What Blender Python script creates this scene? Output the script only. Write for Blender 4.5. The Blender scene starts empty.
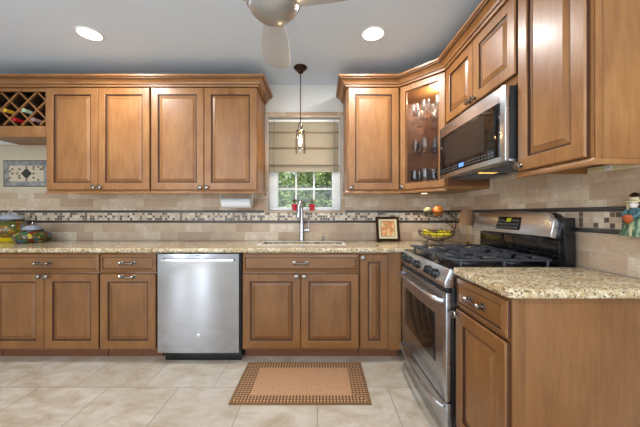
import bpy, bmesh, math, random
from mathutils import Vector, Matrix
random.seed(7)
PI = math.pi
S = bpy.context.scene
COL = S.collection

# ---------------------------------------------------------------- camera
cam_d = bpy.data.cameras.new('camera'); cam = bpy.data.objects.new('camera', cam_d); COL.objects.link(cam)
cam.location = (0, -2.78, 1.152); cam.rotation_euler = (PI/2, 0, 0)
cam_d.sensor_width = 36; cam_d.lens = 278/640*36; cam_d.clip_start = .02; cam_d.clip_end = 200
S.camera = cam
S.view_settings.view_transform = 'Standard'
S.view_settings.look = 'None'
S.view_settings.gamma = 1
S.view_settings.use_curve_mapping = False
S.view_settings.exposure = 0.16
# ---------------------------------------------------------------- world, sun, daylight
W = bpy.data.worlds.new('sky'); S.world = W; W.use_nodes = True
wn = W.node_tree.nodes; bg = wn['Background']
bg.inputs[0].default_value = (.80, .90, 1, 1); bg.inputs[1].default_value = 1.1
def light(name, kind, loc, rot, energy, color=(1, 1, 1), **kw):
    d = bpy.data.lights.new(name, kind); d.energy = energy; d.color = color
    for k, v in kw.items(): setattr(d, k, v)
    o = bpy.data.objects.new(name, d); o.location = loc; o.rotation_euler = rot; COL.objects.link(o); return o
light('sun', 'SUN', (0, -10, 10), (math.radians(48), 0, math.radians(-12)), 3.6, (1, .95, .86), angle=.01)
# wide rear lamp added as unseen fill, tilted up; narrow windows give dishwasher streaks
light('rear_fill_light', 'AREA', (-.35, -5.50, 1.35), (math.radians(114), 0, 0), 62, (.74, .88, 1), shape='RECTANGLE', size=2.5, size_y=1.5)
light('rear_sidelight_daylight', 'AREA', (-2.95, -5.52, 1.2), (PI/2, 0, 0), 30, (.84, .92, 1), shape='RECTANGLE', size=.32, size_y=1.9)
light('left_window_daylight', 'AREA', (-3.24, -4.75, 1.2), (PI/2, 0, -PI/2), 30, (.84, .92, 1), shape='RECTANGLE', size=.4, size_y=1.9)

# ---------------------------------------------------------------- node helpers
def srgb(r, g, b):
    f = lambda c: (c/255/12.92) if c/255 <= .04045 else ((c/255+.055)/1.055)**2.4
    return (f(r), f(g), f(b), 1)
class M:
    def __init__(s, name):
        s.m = bpy.data.materials.new(name); s.m.use_nodes = True
        s.t = s.m.node_tree; s.n = s.t.nodes; s.l = s.t.links
        s.b = s.n['Principled BSDF']; s.out = s.n['Material Output']
    def node(s, typ, **kw):
        n = s.n.new(typ)
        for k, v in kw.items(): setattr(n, k, v)
        return n
    def set(s, sock, v):
        if isinstance(v, bpy.types.NodeSocket): s.l.new(v, sock)
        else: sock.default_value = v
    def P(s, **kw):
        for k, v in kw.items(): s.set(s.b.inputs[k.replace('_', ' ')], v)
        return s
    def math(s, op, a, b=0.0, c=0.0):
        n = s.node('ShaderNodeMath', operation=op)
        s.set(n.inputs[0], a); s.set(n.inputs[1], b); s.set(n.inputs[2], c); return n.outputs[0]
    def co(s, kind='Object'): return s.node('ShaderNodeTexCoord').outputs[kind]
    def map(s, vec, scale=(1, 1, 1), rot=(0, 0, 0), loc=(0, 0, 0)):
        n = s.node('ShaderNodeMapping'); s.set(n.inputs[0], vec)
        n.inputs['Location'].default_value = loc; n.inputs['Rotation'].default_value = rot; n.inputs['Scale'].default_value = scale
        return n.outputs[0]
    def noise(s, vec, scale, detail=3, rough=.5, out=0, dist=0):
        n = s.node('ShaderNodeTexNoise'); s.set(n.inputs['Vector'], vec)
        n.inputs['Scale'].default_value = scale; n.inputs['Detail'].default_value = detail
        n.inputs['Roughness'].default_value = rough; n.inputs['Distortion'].default_value = dist
        return n.outputs[out]
    def ramp(s, fac, stops, interp='LINEAR'):
        n = s.node('ShaderNodeValToRGB'); s.set(n.inputs[0], fac); cr = n.color_ramp; cr.interpolation = interp
        while len(cr.elements) < len(stops): cr.elements.new(.5)
        for e, (p, c) in zip(cr.elements, stops): e.position = p; e.color = c
        return n.outputs[0]
    def mix(s, fac, a, b, mode='MIX'):
        n = s.node('ShaderNodeMix', data_type='RGBA', blend_type=mode)
        s.set(n.inputs[0], fac); s.set(n.inputs[6], a); s.set(n.inputs[7], b); return n.outputs[2]
    def bump(s, h, strength=.2, dist=.002):
        n = s.node('ShaderNodeBump'); n.inputs['Strength'].default_value = strength; n.inputs['Distance'].default_value = dist
        s.set(n.inputs['Height'], h); s.l.new(n.outputs[0], s.b.inputs['Normal']); return s
    def sep(s, vec):
        n = s.node('ShaderNodeSeparateXYZ'); s.set(n.inputs[0], vec); return n.outputs
    def comb(s, x, y, z=0.0):
        n = s.node('ShaderNodeCombineXYZ'); s.set(n.inputs[0], x); s.set(n.inputs[1], y); s.set(n.inputs[2], z); return n.outputs[0]

def plain(name, rgb, rough=.5, metal=0, **kw):
    m = M(name); c = srgb(*rgb)
    nz = m.noise(m.co(), 14, 2)
    col = m.mix(nz, tuple(x*.93 for x in c[:3])+(1,), tuple(min(1, x*1.05) for x in c[:3])+(1,))
    m.P(Base_Color=col, Roughness=rough, Metallic=metal, **kw); return m.m

def wood(name, horizontal=False, tone=1.0):
    m = M(name); rnd = m.node('ShaderNodeObjectInfo').outputs['Random']
    off = m.math('MULTIPLY', rnd, 40)
    v = m.node('ShaderNodeVectorMath', operation='ADD'); m.set(v.inputs[0], m.co()); m.set(v.inputs[1], m.comb(off, off, off))
    sc = (.12, 1, 1) if horizontal else (1, 1, .12)
    g = m.map(v.outputs[0], scale=sc)
    fine = m.noise(g, 60, 4, .6, dist=.3)
    blot = m.noise(m.map(v.outputs[0], scale=(.5, 1, 1) if horizontal else (1, 1, .5)), 7, 3, .55)
    f = m.math('ADD', m.math('MULTIPLY', fine, .45), m.math('MULTIPLY', blot, .55))
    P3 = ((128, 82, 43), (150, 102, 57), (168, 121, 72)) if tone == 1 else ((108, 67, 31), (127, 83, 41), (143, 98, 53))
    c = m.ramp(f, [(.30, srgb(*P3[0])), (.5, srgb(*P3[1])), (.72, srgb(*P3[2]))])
    c = m.mix(m.math('MULTIPLY', rnd, .16), c, srgb(*P3[0]))
    m.P(Base_Color=c, Roughness=.40); m.b.inputs['Coat Weight'].default_value = .12; m.b.inputs['Coat Roughness'].default_value = .22
    m.bump(fine, .05, .001)
    return m.m
WOOD = wood('maple'); WOODH = wood('maple_horizontal', True)
WOODB = wood('base_maple_shaded', tone=.93); WOODBH = wood('base_maple_shaded_horizontal', True, tone=.93)  # base copy of the maple, deeper: the uppers' sheen put into the colours
GLAZE = plain('dark_glaze', (70, 40, 20), .45)
TOE_SHADE = plain('toe_and_shaded_side', (112, 66, 38), .5)
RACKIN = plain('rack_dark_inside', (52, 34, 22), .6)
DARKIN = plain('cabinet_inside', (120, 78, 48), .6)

def tile_mat(name, axis):       # running bond travertine, axis 'x' for the back wall, 'y' for the right wall
    m = M(name); o = m.sep(m.co()); u = o[0] if axis == 'x' else o[1]
    vec = m.comb(u, m.math('SUBTRACT', o[2], .885), 0.0)
    def brick(c1, c2, mort):
        b = m.node('ShaderNodeTexBrick'); m.set(b.inputs['Vector'], vec)
        b.inputs['Color1'].default_value = c1; b.inputs['Color2'].default_value = c2; b.inputs['Mortar'].default_value = mort
        b.inputs['Scale'].default_value = 1; b.inputs['Mortar Size'].default_value = .0016; b.inputs['Mortar Smooth'].default_value = .3
        b.inputs['Brick Width'].default_value = .168; b.inputs['Row Height'].default_value = .083; b.inputs['Bias'].default_value = 0
        return b
    b = brick((0, 0, 0, 1), (1, 1, 1, 1), (.5, .5, .5, 1))
    base = m.ramp(b.outputs[0], [(0, srgb(174, 148, 124)), (.35, srgb(200, 178, 152)), (.65, srgb(212, 193, 168)), (1, srgb(228, 214, 194))])
    n1 = m.noise(m.co(), 11, 5, .6); n2 = m.noise(m.map(m.co(), scale=(1, 1, 2.5)), 45, 4, .6)
    c = m.mix(m.ramp(n1, [(.38, (0, 0, 0, 1)), (.66, (.65, .65, .65, 1))]), base, srgb(184, 152, 124)); c = m.mix(m.ramp(n2, [(.45, (0, 0, 0, 1)), (.75, (.5, .5, .5, 1))]), c, srgb(160, 130, 104))
    c = m.mix(b.outputs[1], c, srgb(186, 170, 150))
    m.P(Base_Color=c, Roughness=.5); m.bump(m.math('SUBTRACT', 1, b.outputs[1]), .3, .002); return m.m
TILE_X = tile_mat('travertine_back', 'x'); TILE_Y = tile_mat('travertine_right', 'y')

def mosaic_mat(name, axis, cell, z0):
    m = M(name); o = m.sep(m.co()); u = o[0] if axis == 'x' else o[1]
    vec = m.comb(u, m.math('SUBTRACT', o[2], z0), 0.0)
    b = m.node('ShaderNodeTexBrick', offset=0.0); m.set(b.inputs['Vector'], vec)
    b.inputs['Color1'].default_value = (0, 0, 0, 1); b.inputs['Color2'].default_value = (1, 1, 1, 1)
    b.inputs['Scale'].default_value = 1; b.inputs['Mortar Size'].default_value = .0013; b.inputs['Brick Width'].default_value = cell; b.inputs['Row Height'].default_value = cell
    c = m.ramp(b.outputs[0], [(0, srgb(66, 52, 48)), (.27, srgb(112, 88, 74)), (.34, srgb(206, 188, 164)), (.55, srgb(224, 210, 190)), (.8, srgb(190, 168, 146))], 'CONSTANT')
    c = m.mix(m.math('MULTIPLY', m.noise(m.co(), 60, 3), .3), c, srgb(170, 150, 128))
    c = m.mix(b.outputs[1], c, srgb(196, 182, 162))
    m.P(Base_Color=c, Roughness=.35); return m.m
MOS_X = mosaic_mat('mosaic_back', 'x', .025, 1.084); MOS_Y = mosaic_mat('mosaic_right', 'y', .025, 1.084)

def granite():
    m = M('granite'); co = m.co()
    n1 = m.noise(co, 16, 4, .6); n2 = m.noise(co, 70, 4, .65); n3 = m.noise(m.map(co, loc=(3, 5, 1)), 110, 3, .6)
    c = m.ramp(n1, [(.3, srgb(166, 138, 96)), (.5, srgb(198, 177, 138)), (.68, srgb(216, 201, 172))])
    c = m.mix(m.ramp(n2, [(.54, (0, 0, 0, 1)), (.62, (.9, .9, .9, 1))]), c, srgb(130, 98, 62))
    c = m.mix(m.ramp(n3, [(.55, (0, 0, 0, 1)), (.61, (.9, .9, .9, 1))]), c, srgb(58, 48, 42))
    n4 = m.noise(m.map(co, loc=(9, 2, 7)), 60, 3, .6)
    c = m.mix(m.ramp(n4, [(.56, (0, 0, 0, 1)), (.62, (.7, .7, .7, 1))]), c, srgb(236, 226, 204))
    m.P(Base_Color=c, Roughness=.13); return m.m
GRANITE = granite()

def floor_mat():
    m = M('floor_tile'); o = m.sep(m.co())
    # grid origin set so the joints fall where the tiles are laid
    vec = m.comb(m.math('ADD', o[0], .476+.461*20), m.math('ADD', o[1], .936+.461*20), 0.0)
    b = m.node('ShaderNodeTexBrick', offset=.5, offset_frequency=2); m.set(b.inputs['Vector'], vec)
    b.inputs['Color1'].default_value = (0, 0, 0, 1); b.inputs['Color2'].default_value = (1, 1, 1, 1)
    b.inputs['Scale'].default_value = 1; b.inputs['Mortar Size'].default_value = .003; b.inputs['Mortar Smooth'].default_value = .2
    b.inputs['Brick Width'].default_value = .461; b.inputs['Row Height'].default_value = .461
    c = m.ramp(b.outputs[0], [(0, srgb(190, 178, 162)), (1, srgb(206, 195, 180))])
    n = m.noise(m.map(m.co(), scale=(1, 1.6, 1), rot=(0, 0, .5)), 5.5, 6, .62, dist=.6)
    c = m.mix(m.ramp(n, [(.38, (0, 0, 0, 1)), (.66, (.9, .9, .9, 1))]), c, srgb(164, 143, 116))
    n2 = m.noise(m.co(), 30, 4, .6); c = m.mix(m.math('MULTIPLY', n2, .25), c, srgb(212, 202, 190))
    c = m.mix(b.outputs[1], c, srgb(150, 138, 120))
    m.P(Base_Color=c, Roughness=.33); m.bump(m.math('SUBTRACT', 1, b.outputs[1]), .25, .002); return m.m
FLOOR = floor_mat()

def paint(name, rgb):
    m = M(name); n = m.noise(m.co(), 120, 2); c = srgb(*rgb)
    m.P(Base_Color=m.mix(m.math('MULTIPLY', n, .1), c, tuple(x*.9 for x in c[:3])+(1,)), Roughness=.85); m.bump(n, .03, .001); return m.m
CEIL = paint('ceiling_paint', (216, 229, 244)); WALLP = paint('wall_paint', (216, 214, 210)); WHITE = plain('white_trim', (238, 238, 236), .35)

def steel(name, rgb=(188, 188, 190), rough=.26, axis=2, aniso=.6):
    m = M(name); sc = [1.5, 1.5, 1.5]; sc[axis] = 90
    n = m.noise(m.map(m.co(), scale=tuple(sc)), 6, 3, .6)
    c = m.mix(n, tuple(x*.92 for x in srgb(*rgb)[:3])+(1,), srgb(*rgb))
    m.P(Base_Color=c, Metallic=1, Roughness=m.math('ADD', m.math('MULTIPLY', n, .08), rough-.04)); m.bump(n, .04, .0006); return m.m
STEEL = steel('stainless', (222, 227, 234)); STEELD = steel('stainless_dark', (196, 202, 210), .26)
CHROME = plain('chrome', (186, 188, 192), .2, 1); PEWTER = plain('pewter', (140, 132, 124), .25, 1)
NICKEL = plain('fan_nickel', (150, 148, 146), .3, .9)
BLACKG = plain('black_glass', (16, 16, 17), .07); BLACK = plain('black_enamel', (22, 22, 23), .25); BLACKM = plain('black_matte', (30, 30, 31), .5)
IRON = plain('cast_iron', (58, 60, 65), .30); GREYB = plain('grey_button', (104, 106, 110), .5)
BRONZE = plain('oil_rubbed_bronze', (64, 40, 26), .38, .8); BRASS = plain('brass', (176, 140, 84), .28, 1)
LINER = plain('pencil_liner', (62, 58, 58), .25); RED = plain('red_pot', (196, 20, 40), .35); PAPER = plain('paper_towel', (236, 237, 240), .9)
CREAM = plain('cream', (222, 208, 168), .6)

def glass(name, tint=(1, 1, 1, 1), f=.0, rough=.0, k=.35):
    m = M(name); fr = m.node('ShaderNodeLayerWeight'); fr.inputs[0].default_value = .35
    fac = m.math('ADD', m.math('MULTIPLY', fr.outputs[0], k), f)
    tr = m.node('ShaderNodeBsdfTransparent'); tr.inputs[0].default_value = tint
    gl = m.node('ShaderNodeBsdfGlossy'); gl.inputs['Roughness'].default_value = rough
    mx = m.node('ShaderNodeMixShader'); m.set(mx.inputs[0], fac); m.l.new(tr.outputs[0], mx.inputs[1]); m.l.new(gl.outputs[0], mx.inputs[2])
    m.l.new(mx.outputs[0], m.out.inputs[0]); return m.m
GLASS = glass('clear_glass'); STEMG = glass('stemware_glass', (1, 1, 1, 1), .05, .25, .6); JARG = glass('lamp_glass', (.99, .985, .97, 1), .02, .02, .5)
def emit(name, rgb, st):
    m = M(name); m.P(Base_Color=srgb(*rgb)); m.b.inputs['Emission Color'].default_value = srgb(*rgb); m.b.inputs['Emission Strength'].default_value = st; return m.m
LAMP = emit('lamp_lens', (255, 248, 236), 9); FILA = emit('filament', (255, 205, 130), 45); BLUED = emit('blue_display', (90, 140, 220), .8); YELD = emit('yellow_display', (150, 160, 30), .4)
WARMP = emit('puck_lens', (255, 214, 150), 8)

# ---------------------------------------------------------------- mesh helpers
class MB:
    def __init__(s): s.bm = bmesh.new(); s.mats = []
    def mi(s, m):
        if m not in s.mats: s.mats.append(m)
        return s.mats.index(m)
    def merge(s, b, m, mat4=None):
        i = s.mi(m)
        for f in b.faces: f.material_index = i
        if mat4 is not None: bmesh.ops.transform(b, matrix=mat4, verts=b.verts)
        bmesh.ops.recalc_face_normals(b, faces=b.faces)
        me = bpy.data.meshes.new('tmp'); b.to_mesh(me); s.bm.from_mesh(me); bpy.data.meshes.remove(me); b.free(); return s
    def box(s, x0, x1, y0, y1, z0, z1, m, bev=0, seg=2, mat4=None):
        b = bmesh.new(); bmesh.ops.create_cube(b, size=1)
        for v in b.verts: v.co = Vector(((x0+x1)/2+v.co.x*(x1-x0), (y0+y1)/2+v.co.y*(y1-y0), (z0+z1)/2+v.co.z*(z1-z0)))
        if bev: bmesh.ops.bevel(b, geom=b.edges[:], offset=bev, segments=seg, profile=.5, affect='EDGES')
        return s.merge(b, m, mat4)
    def prism(s, poly, a0, a1, m, axis='z', bev=0, mat4=None):
        b = bmesh.new(); f = {'z': lambda p, a: (p[0], p[1], a), 'x': lambda p, a: (a, p[0], p[1]), 'y': lambda p, a: (p[0], a, p[1])}[axis]
        lo = [b.verts.new(f(p, a0)) for p in poly]; hi = [b.verts.new(f(p, a1)) for p in poly]
        b.faces.new(lo); b.faces.new(hi[::-1]); n = len(poly)
        for i in range(n): b.faces.new((lo[i], lo[(i+1) % n], hi[(i+1) % n], hi[i]))
        bmesh.ops.recalc_face_normals(b, faces=b.faces)
        if bev: bmesh.ops.bevel(b, geom=b.edges[:], offset=bev, segments=2, profile=.5, affect='EDGES')
        return s.merge(b, m, mat4)
    def lathe(s, prof, m, loc=(0, 0, 0), seg=28, mat4=None, axis=None, sx=1, sy=1, flute=None):
        b = bmesh.new(); rings = []
        for r, z in prof:
            if r < 1e-6: rings.append([b.verts.new((0, 0, z))]); continue
            ring = []
            for i in range(seg):
                a = 2*PI*i/seg; rr = r*(flute(a, z) if flute else 1)
                ring.append(b.verts.new((rr*math.cos(a)*sx, rr*math.sin(a)*sy, z)))
            rings.append(ring)
        for A, B in zip(rings, rings[1:]):
            if len(A) == 1 and len(B) == 1: continue
            for i in range(seg):
                j = (i+1) % seg
                if len(A) == 1: b.faces.new((A[0], B[i], B[j]))
                elif len(B) == 1: b.faces.new((A[i], A[j], B[0]))
                else: b.faces.new((A[i], A[j], B[j], B[i]))
        T = Matrix.Translation(loc)
        if axis is not None: T = T @ Vector((0, 0, 1)).rotation_difference(Vector(axis)).to_matrix().to_4x4()
        if mat4 is not None: T = mat4 @ T
        return s.merge(b, m, T)
    def cyl(s, p0, p1, r, m, r1=None, seg=16, mat4=None):
        p0 = Vector(p0); p1 = Vector(p1); d = p1-p0; L = d.length; r1 = r if r1 is None else r1
        return s.lathe([(0, 0), (r, 0), (r1, L), (0, L)], m, p0, seg, mat4, axis=d)
    def tube(s, pts, r, m, seg=8, mat4=None, closed=False, sm=0):
        P = [Vector(p) for p in pts]
        for _ in range(sm):      # corner cutting for smooth runs
            Q = [] if closed else [P[0]]; n = len(P)
            for i in range(n if closed else n-1):
                a, c = P[i], P[(i+1) % n]; Q += [a*.75+c*.25, a*.25+c*.75]
            if not closed: Q.append(P[-1])
            P = Q
        b = bmesh.new(); n = len(P); rings = []; up = None
        for i in range(n):
            if closed: t = (P[(i+1) % n]-P[i-1]).normalized()
            else: t = (P[min(i+1, n-1)]-P[max(i-1, 0)]).normalized()
            if up is None: up = Vector((0, 0, 1)) if abs(t.z) < .9 else Vector((1, 0, 0))
            a = t.cross(up)
            if a.length < 1e-5: a = t.cross(Vector((1, .3, .2)))
            a.normalize(); c = a.cross(t).normalized(); up = c
            rr = r[i*(len(r)-1)//max(1, n-1)] if isinstance(r, (list, tuple)) else r
            rings.append([b.verts.new(P[i]+(a*math.cos(2*PI*k/seg)+c*math.sin(2*PI*k/seg))*rr) for k in range(seg)])
        for i in range(n if closed else n-1):
            A, B = rings[i], rings[(i+1) % n]
            for k in range(seg): b.faces.new((A[k], A[(k+1) % seg], B[(k+1) % seg], B[k]))
        if not closed: b.faces.new(rings[0]); b.faces.new(rings[-1][::-1])
        return s.merge(b, m, mat4)
    def panel(s, x0, x1, z0, z1, prof, cap=None, mat4=None, hole=False):
        # mitred rectangular loft facing -Y: prof = [(inset, outward, material-of-the-step-reaching-it)]
        loops = []
        for q in prof:
            i, d = q[0], q[1]; iz = q[3] if len(q) > 3 else i
            loops.append([s.bm.verts.new(v) for v in ((x0+i, -d, z0+iz), (x1-i, -d, z0+iz), (x1-i, -d, z1-iz), (x0+i, -d, z1-iz))])
        if mat4 is not None:
            for L in loops: 
                for v in L: v.co = mat4 @ v.co
        for k in range(1, len(loops)):
            for i in range(4):
                j = (i+1) % 4; f = s.bm.faces.new((loops[k-1][i], loops[k-1][j], loops[k][j], loops[k][i])); f.material_index = s.mi(prof[k][2])
        if not hole:
            f = s.bm.faces.new(loops[-1]); f.material_index = s.mi(cap or prof[-1][2])
            f = s.bm.faces.new(loops[0][::-1]); f.material_index = s.mi(prof[1][2])
        else:
            for i in range(4):
                j = (i+1) % 4; f = s.bm.faces.new((loops[-1][i], loops[-1][j], loops[0][j], loops[0][i])); f.material_index = s.mi(prof[1][2])
        return s
    def sweep(s, path, prof, m, cap=True):
        # profile (out, z) swept along a 2D path, outward = right of travel, mitred
        b = bmesh.new(); n = len(path); rings = []
        P = [Vector(p) for p in path]
        for i in range(n):
            nd = []
            if i > 0: d = (P[i]-P[i-1]).normalized(); nd.append(Vector((d.y, -d.x)))
            if i < n-1: d = (P[i+1]-P[i]).normalized(); nd.append(Vector((d.y, -d.x)))
            a = nd[0] if len(nd) == 1 else (nd[0]+nd[1])/(1+nd[0].dot(nd[1]))
            rings.append([b.verts.new((P[i].x+a.x*o, P[i].y+a.y*o, z)) for o, z in prof])
        k = len(prof)
        for A, B in zip(rings, rings[1:]):
            for j in range(k): b.faces.new((A[j], A[(j+1) % k], B[(j+1) % k], B[j]))
        b.faces.new(rings[0]); b.faces.new(rings[-1][::-1])
        return s.merge(b, m)
    def build(s, name, parent=None, loc=None, angle=35, recalc=False):
        if recalc: bmesh.ops.recalc_face_normals(s.bm, faces=s.bm.faces)
        me = bpy.data.meshes.new(name); s.bm.to_mesh(me); s.bm.free()
        for m in s.mats: me.materials.append(m)
        for p in me.polygons: p.use_smooth = True
        me.set_sharp_from_angle(angle=math.radians(angle))
        o = bpy.data.objects.new(name, me); COL.objects.link(o)
        if parent: o.parent = parent
        if loc: o.location = loc
        return o
def tag(o, label=None, cat=None, group=None, kind=None):
    for k, v in (('label', label), ('category', cat), ('group', group), ('kind', kind)):
        if v: o[k] = v
    return o
def empty(name, loc, label, cat, rz=0, group=None):
    o = bpy.data.objects.new(name, None); COL.objects.link(o); o.location = loc; o.rotation_euler = (0, 0, rz); o.empty_display_size = .05
    return tag(o, label, cat, group)
def dup(root, loc, label=None, group=None, rz=None):
    r = root.copy(); COL.objects.link(r); r.location = loc
    if rz is not None: r.rotation_euler = (0, 0, rz)
    if label: r['label'] = label
    if group: r['group'] = group
    for ch in list(root.children):
        c = ch.copy(); COL.objects.link(c); c.parent = r
        for g in list(ch.children):
            d = g.copy(); COL.objects.link(d); d.parent = c
    return r

# ---------------------------------------------------------------- room shell
def wall(name, axis, u0, u1, p0, p1, z0, z1, holes, m):
    # axis 'x': runs along x between y=p0..p1; 'y': runs along y between x=p0..p1
    mb = MB(); us = sorted({u0, u1, *[h[0] for h in holes], *[h[1] for h in holes]}); zs = sorted({z0, z1, *[h[2] for h in holes], *[h[3] for h in holes]})
    for a, b in zip(us, us[1:]):
        for c, d in zip(zs, zs[1:]):
            if any(h[0] <= a and b <= h[1] and h[2] <= c and d <= h[3] for h in holes): continue
            if axis == 'x': mb.box(a, b, p0, p1, c, d, m)
            else: mb.box(p0, p1, a, b, c, d, m)
    return tag(mb.build(name), kind='structure')
XL, XR, YR, ZC = -3.30, 1.31, -5.60, 2.44
tag(MB().box(XL-.15, XR+.15, YR-.15, .15, -.08, 0, FLOOR).build('floor'), kind='structure')
tag(MB().box(XL-.15, XR+.15, YR-.15, .15, ZC, ZC+.12, CEIL).build('ceiling'), kind='structure')
WX0, WX1, WZ0, WZ1 = -.52, .21, 1.18, 2.12
wall('wall_back', 'x', XL-.15, XR+.15, .008, .15, 0, ZC, [(WX0, WX1, WZ0, WZ1)], WALLP)
wall('wall_right', 'y', YR, .008, XR+.008, XR+.15, 0, ZC, [], WALLP)
wall('wall_left', 'y', YR, .008, XL-.15, XL, 0, ZC, [(-4.95, -4.55, .25, 2.15)], WALLP)
wall('wall_rear', 'x', XL-.15, XR+.15, YR-.15, YR, 0, ZC, [(-1.6, .9, .6, 2.1), (-3.11, -2.79, .25, 2.15)], WALLP)
# tiled backsplash
wall('trim_1', 'x', XL, XR, 0, .008, .885, 2.16, [(WX0, WX1, WZ0, 2.16), (XL, -.53, 1.84, 2.16), (.22, XR, 1.40, 2.16), (-2.36, -.56, 1.40, 1.84)], TILE_X)
MB_ = MB(); MB_.box(WX0, WX1, 0, .008, WZ1, 2.16, TILE_X); tag(MB_.build('trim_2'), kind='structure')
wall('trim_3', 'y', -3.0, 0, XR, XR+.008, .885, 1.80, [], TILE_Y)
# mosaic bands and dark pencil liners on both walls
tag(MB().box(XL, XR-.006, -.003, 0, 1.084, 1.159, MOS_X).build('trim_4'), kind='structure')
tag(MB().box(XR-.003, XR, -3.0, -.003, 1.084, 1.159, MOS_Y).build('trim_5'), kind='structure')
mb = MB()
mb.box(XL, -.56, -.012, 0, 1.161, 1.183, LINER, .005); mb.box(.25, XR-.012, -.012, 0, 1.161, 1.183, LINER, .005)
mb.box(XL, XR-.012, -.012, 0, 1.060, 1.082, LINER, .005); tag(mb.build('trim_6'), kind='structure')
mb = MB(); mb.box(XR-.012, XR, -3.0, 0, 1.161, 1.183, LINER, .005); mb.box(XR-.012, XR, -3.0, 0, 1.060, 1.082, LINER, .005); tag(mb.build('trim_7'), kind='structure')
# narrow travertine border round the window and sill ledge
STONE = tile_mat('travertine_plain', 'x')
mb = MB(); mb.box(WX0-.002, WX1+.002, -.012, .10, WZ0-.018, WZ0, STONE, .003)
mb.box(-.56, .25, -.010, 0, 2.145, 2.165, STONE, .004); tag(mb.build('trim_8'), kind='structure')
# the window over the sink: frame, mullions, glass
mb = MB(); fx0, fx1, fz0, fz1 = WX0+.002, WX1-.002, WZ0+.002, WZ1-.002
mb.box(fx0, fx1, .07, .13, fz0, fz0+.035, WHITE, .004); mb.box(fx0, fx1, .07, .13, fz1-.035, fz1, WHITE, .004)
mb.box(fx0, fx0+.085, .068, .13, fz0+.035, fz1-.035, WHITE, .003); mb.box(fx1-.085, fx1, .068, .13, fz0+.035, fz1-.035, WHITE, .003)
win = tag(mb.build('window_1'), kind='structure')
mb = MB(); gx0, gx1, gz0, gz1 = fx0+.085, fx1-.085, fz0+.035, fz1-.035
for k in (1, 2): x = gx0+(gx1-gx0)*k/3; mb.box(x-.009, x+.009, .092, .108, gz0, gz1, WHITE, .003)
for z in (1.405, 1.61, 1.85): mb.box(gx0, gx1, .090, .110, z-.009, z+.009, WHITE, .003)
mb.build('glazing_bars', win)
MB().box(gx0, gx1, .098, .102, gz0, gz1, GLASS).build('glass_pane', win)
# unseen rear windows: wide one added for the main light, narrow one for streaks
def rear_window(name, x0, x1, z0, z1, n):
    mb = MB()
    for a, b, c, d in ((x0+.002, x1-.002, z0+.002, z0+.05), (x0+.002, x1-.002, z1-.05, z1-.002), (x0+.002, x0+.05, z0+.002, z1-.002), (x1-.05, x1-.002, z0+.002, z1-.002)): mb.box(a, b, YR-.12, YR-.06, c, d, WHITE)
    for k in range(1, n): x = x0+(x1-x0)*k/n; mb.box(x-.025, x+.025, YR-.12, YR-.06, z0+.05, z1-.05, WHITE)
    w = tag(mb.build(name), kind='structure'); MB().box(x0+.05, x1-.05, YR-.094, YR-.09, z0+.05, z1-.05, GLASS).build('glass_pane', w)
rear_window('window_2', -1.6, .9, .6, 2.1, 3); rear_window('window_3', -3.11, -2.79, .25, 2.15, 1)
mb = MB()
for a, b, c, d in ((-4.948, -4.552, .252, .30), (-4.948, -4.552, 2.10, 2.148), (-4.948, -4.90, .252, 2.148), (-4.60, -4.552, .252, 2.148)): mb.box(XL-.12, XL-.06, a, b, c, d, WHITE)
w4 = tag(mb.build('window_4'), kind='structure'); MB().box(XL-.094, XL-.09, -4.90, -4.60, .30, 2.10, GLASS).build('glass_pane', w4)
# baseboards behind the camera
tag(MB().box(XR-.006, XR+.006, YR, -3.0, 0, .12, WHITE).build('baseboard_right'), kind='structure')
tag(MB().box(XL+.001, XL+.016, YR+.02, -.70, 0, .12, WHITE).build('baseboard_left'), kind='structure')
tag(MB().box(XL+.02, XR-.02, YR+.001, YR+.016, 0, .12, WHITE).build('baseboard_rear'), kind='structure')

# ---------------------------------------------------------------- cabinet fronts and hardware
def door_prof(w, wg=None):
    return [(0, 0, w), (0, .014, GLAZE), (.005, .020, w), (.057, .020, w), (.061, .0165, w), (.062, .010, GLAZE), (.0725, .009, GLAZE), (.093, .0175, w), (.0945, .0160, GLAZE), (.0965, .0175, w)]
def drawer_prof(w):
    return [(0, 0, w), (0, .010, GLAZE), (.003, .013, w), (.022, .020, w), (.023, .0155, GLAZE), (.027, .0155, GLAZE), (.029, .0175, w)]
def door(parent, x0, x1, z0, z1, w=WOOD, knob=None, y=-.001, name='door'):
    mb = MB(); mb.panel(x0, x1, z0, z1, door_prof(w)); d = mb.build(name, parent, (0, y, 0), angle=12)
    if knob: add_knob(d, knob[0], knob[1])
    return d
def add_knob(d, x, z):
    MB().lathe([(0, 0), (.011, 0), (.0105, .003), (.006, .006), (.006, .014), (.015, .018), (.0195, .023), (.018, .029), (.010, .032), (0, .0325)], PEWTER, (x, -.0195, z), 20, axis=(0, -1, 0)).build('knob', d)
def add_pull(d, x, z, L=.095):
    mb = MB()
    for s in (-1, 1):
        mb.box(x+s*L/2-.015, x+s*L/2+.015, -.0225, -.0188, z-.015, z+.015, PEWTER, .0015)
        mb.cyl((x+s*L/2, -.022, z), (x+s*L/2, -.042, z), .0055, PEWTER); mb.lathe([(0, -.012), (.010, -.009), (.013, 0), (.010, .009), (0, .012)], PEWTER, (x+s*L/2, -.043, z), 14, axis=(1, 0, 0))
    mb.tube([(x-L/2, -.043, z), (x-L/4, -.046, z), (x, -.047, z), (x+L/4, -.046, z), (x+L/2, -.043, z)], [.006, .0065, .008, .0065, .006], PEWTER, 10)
    mb.build('bar_pull', d)
def drawer(parent, x0, x1, z0, z1, w=WOODBH):
    d = MB().panel(x0, x1, z0, z1, drawer_prof(w)).build('drawer', parent, (0, -.001, 0), angle=12); add_pull(d, (x0+x1)/2, (z0+z1)/2); return d

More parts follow.
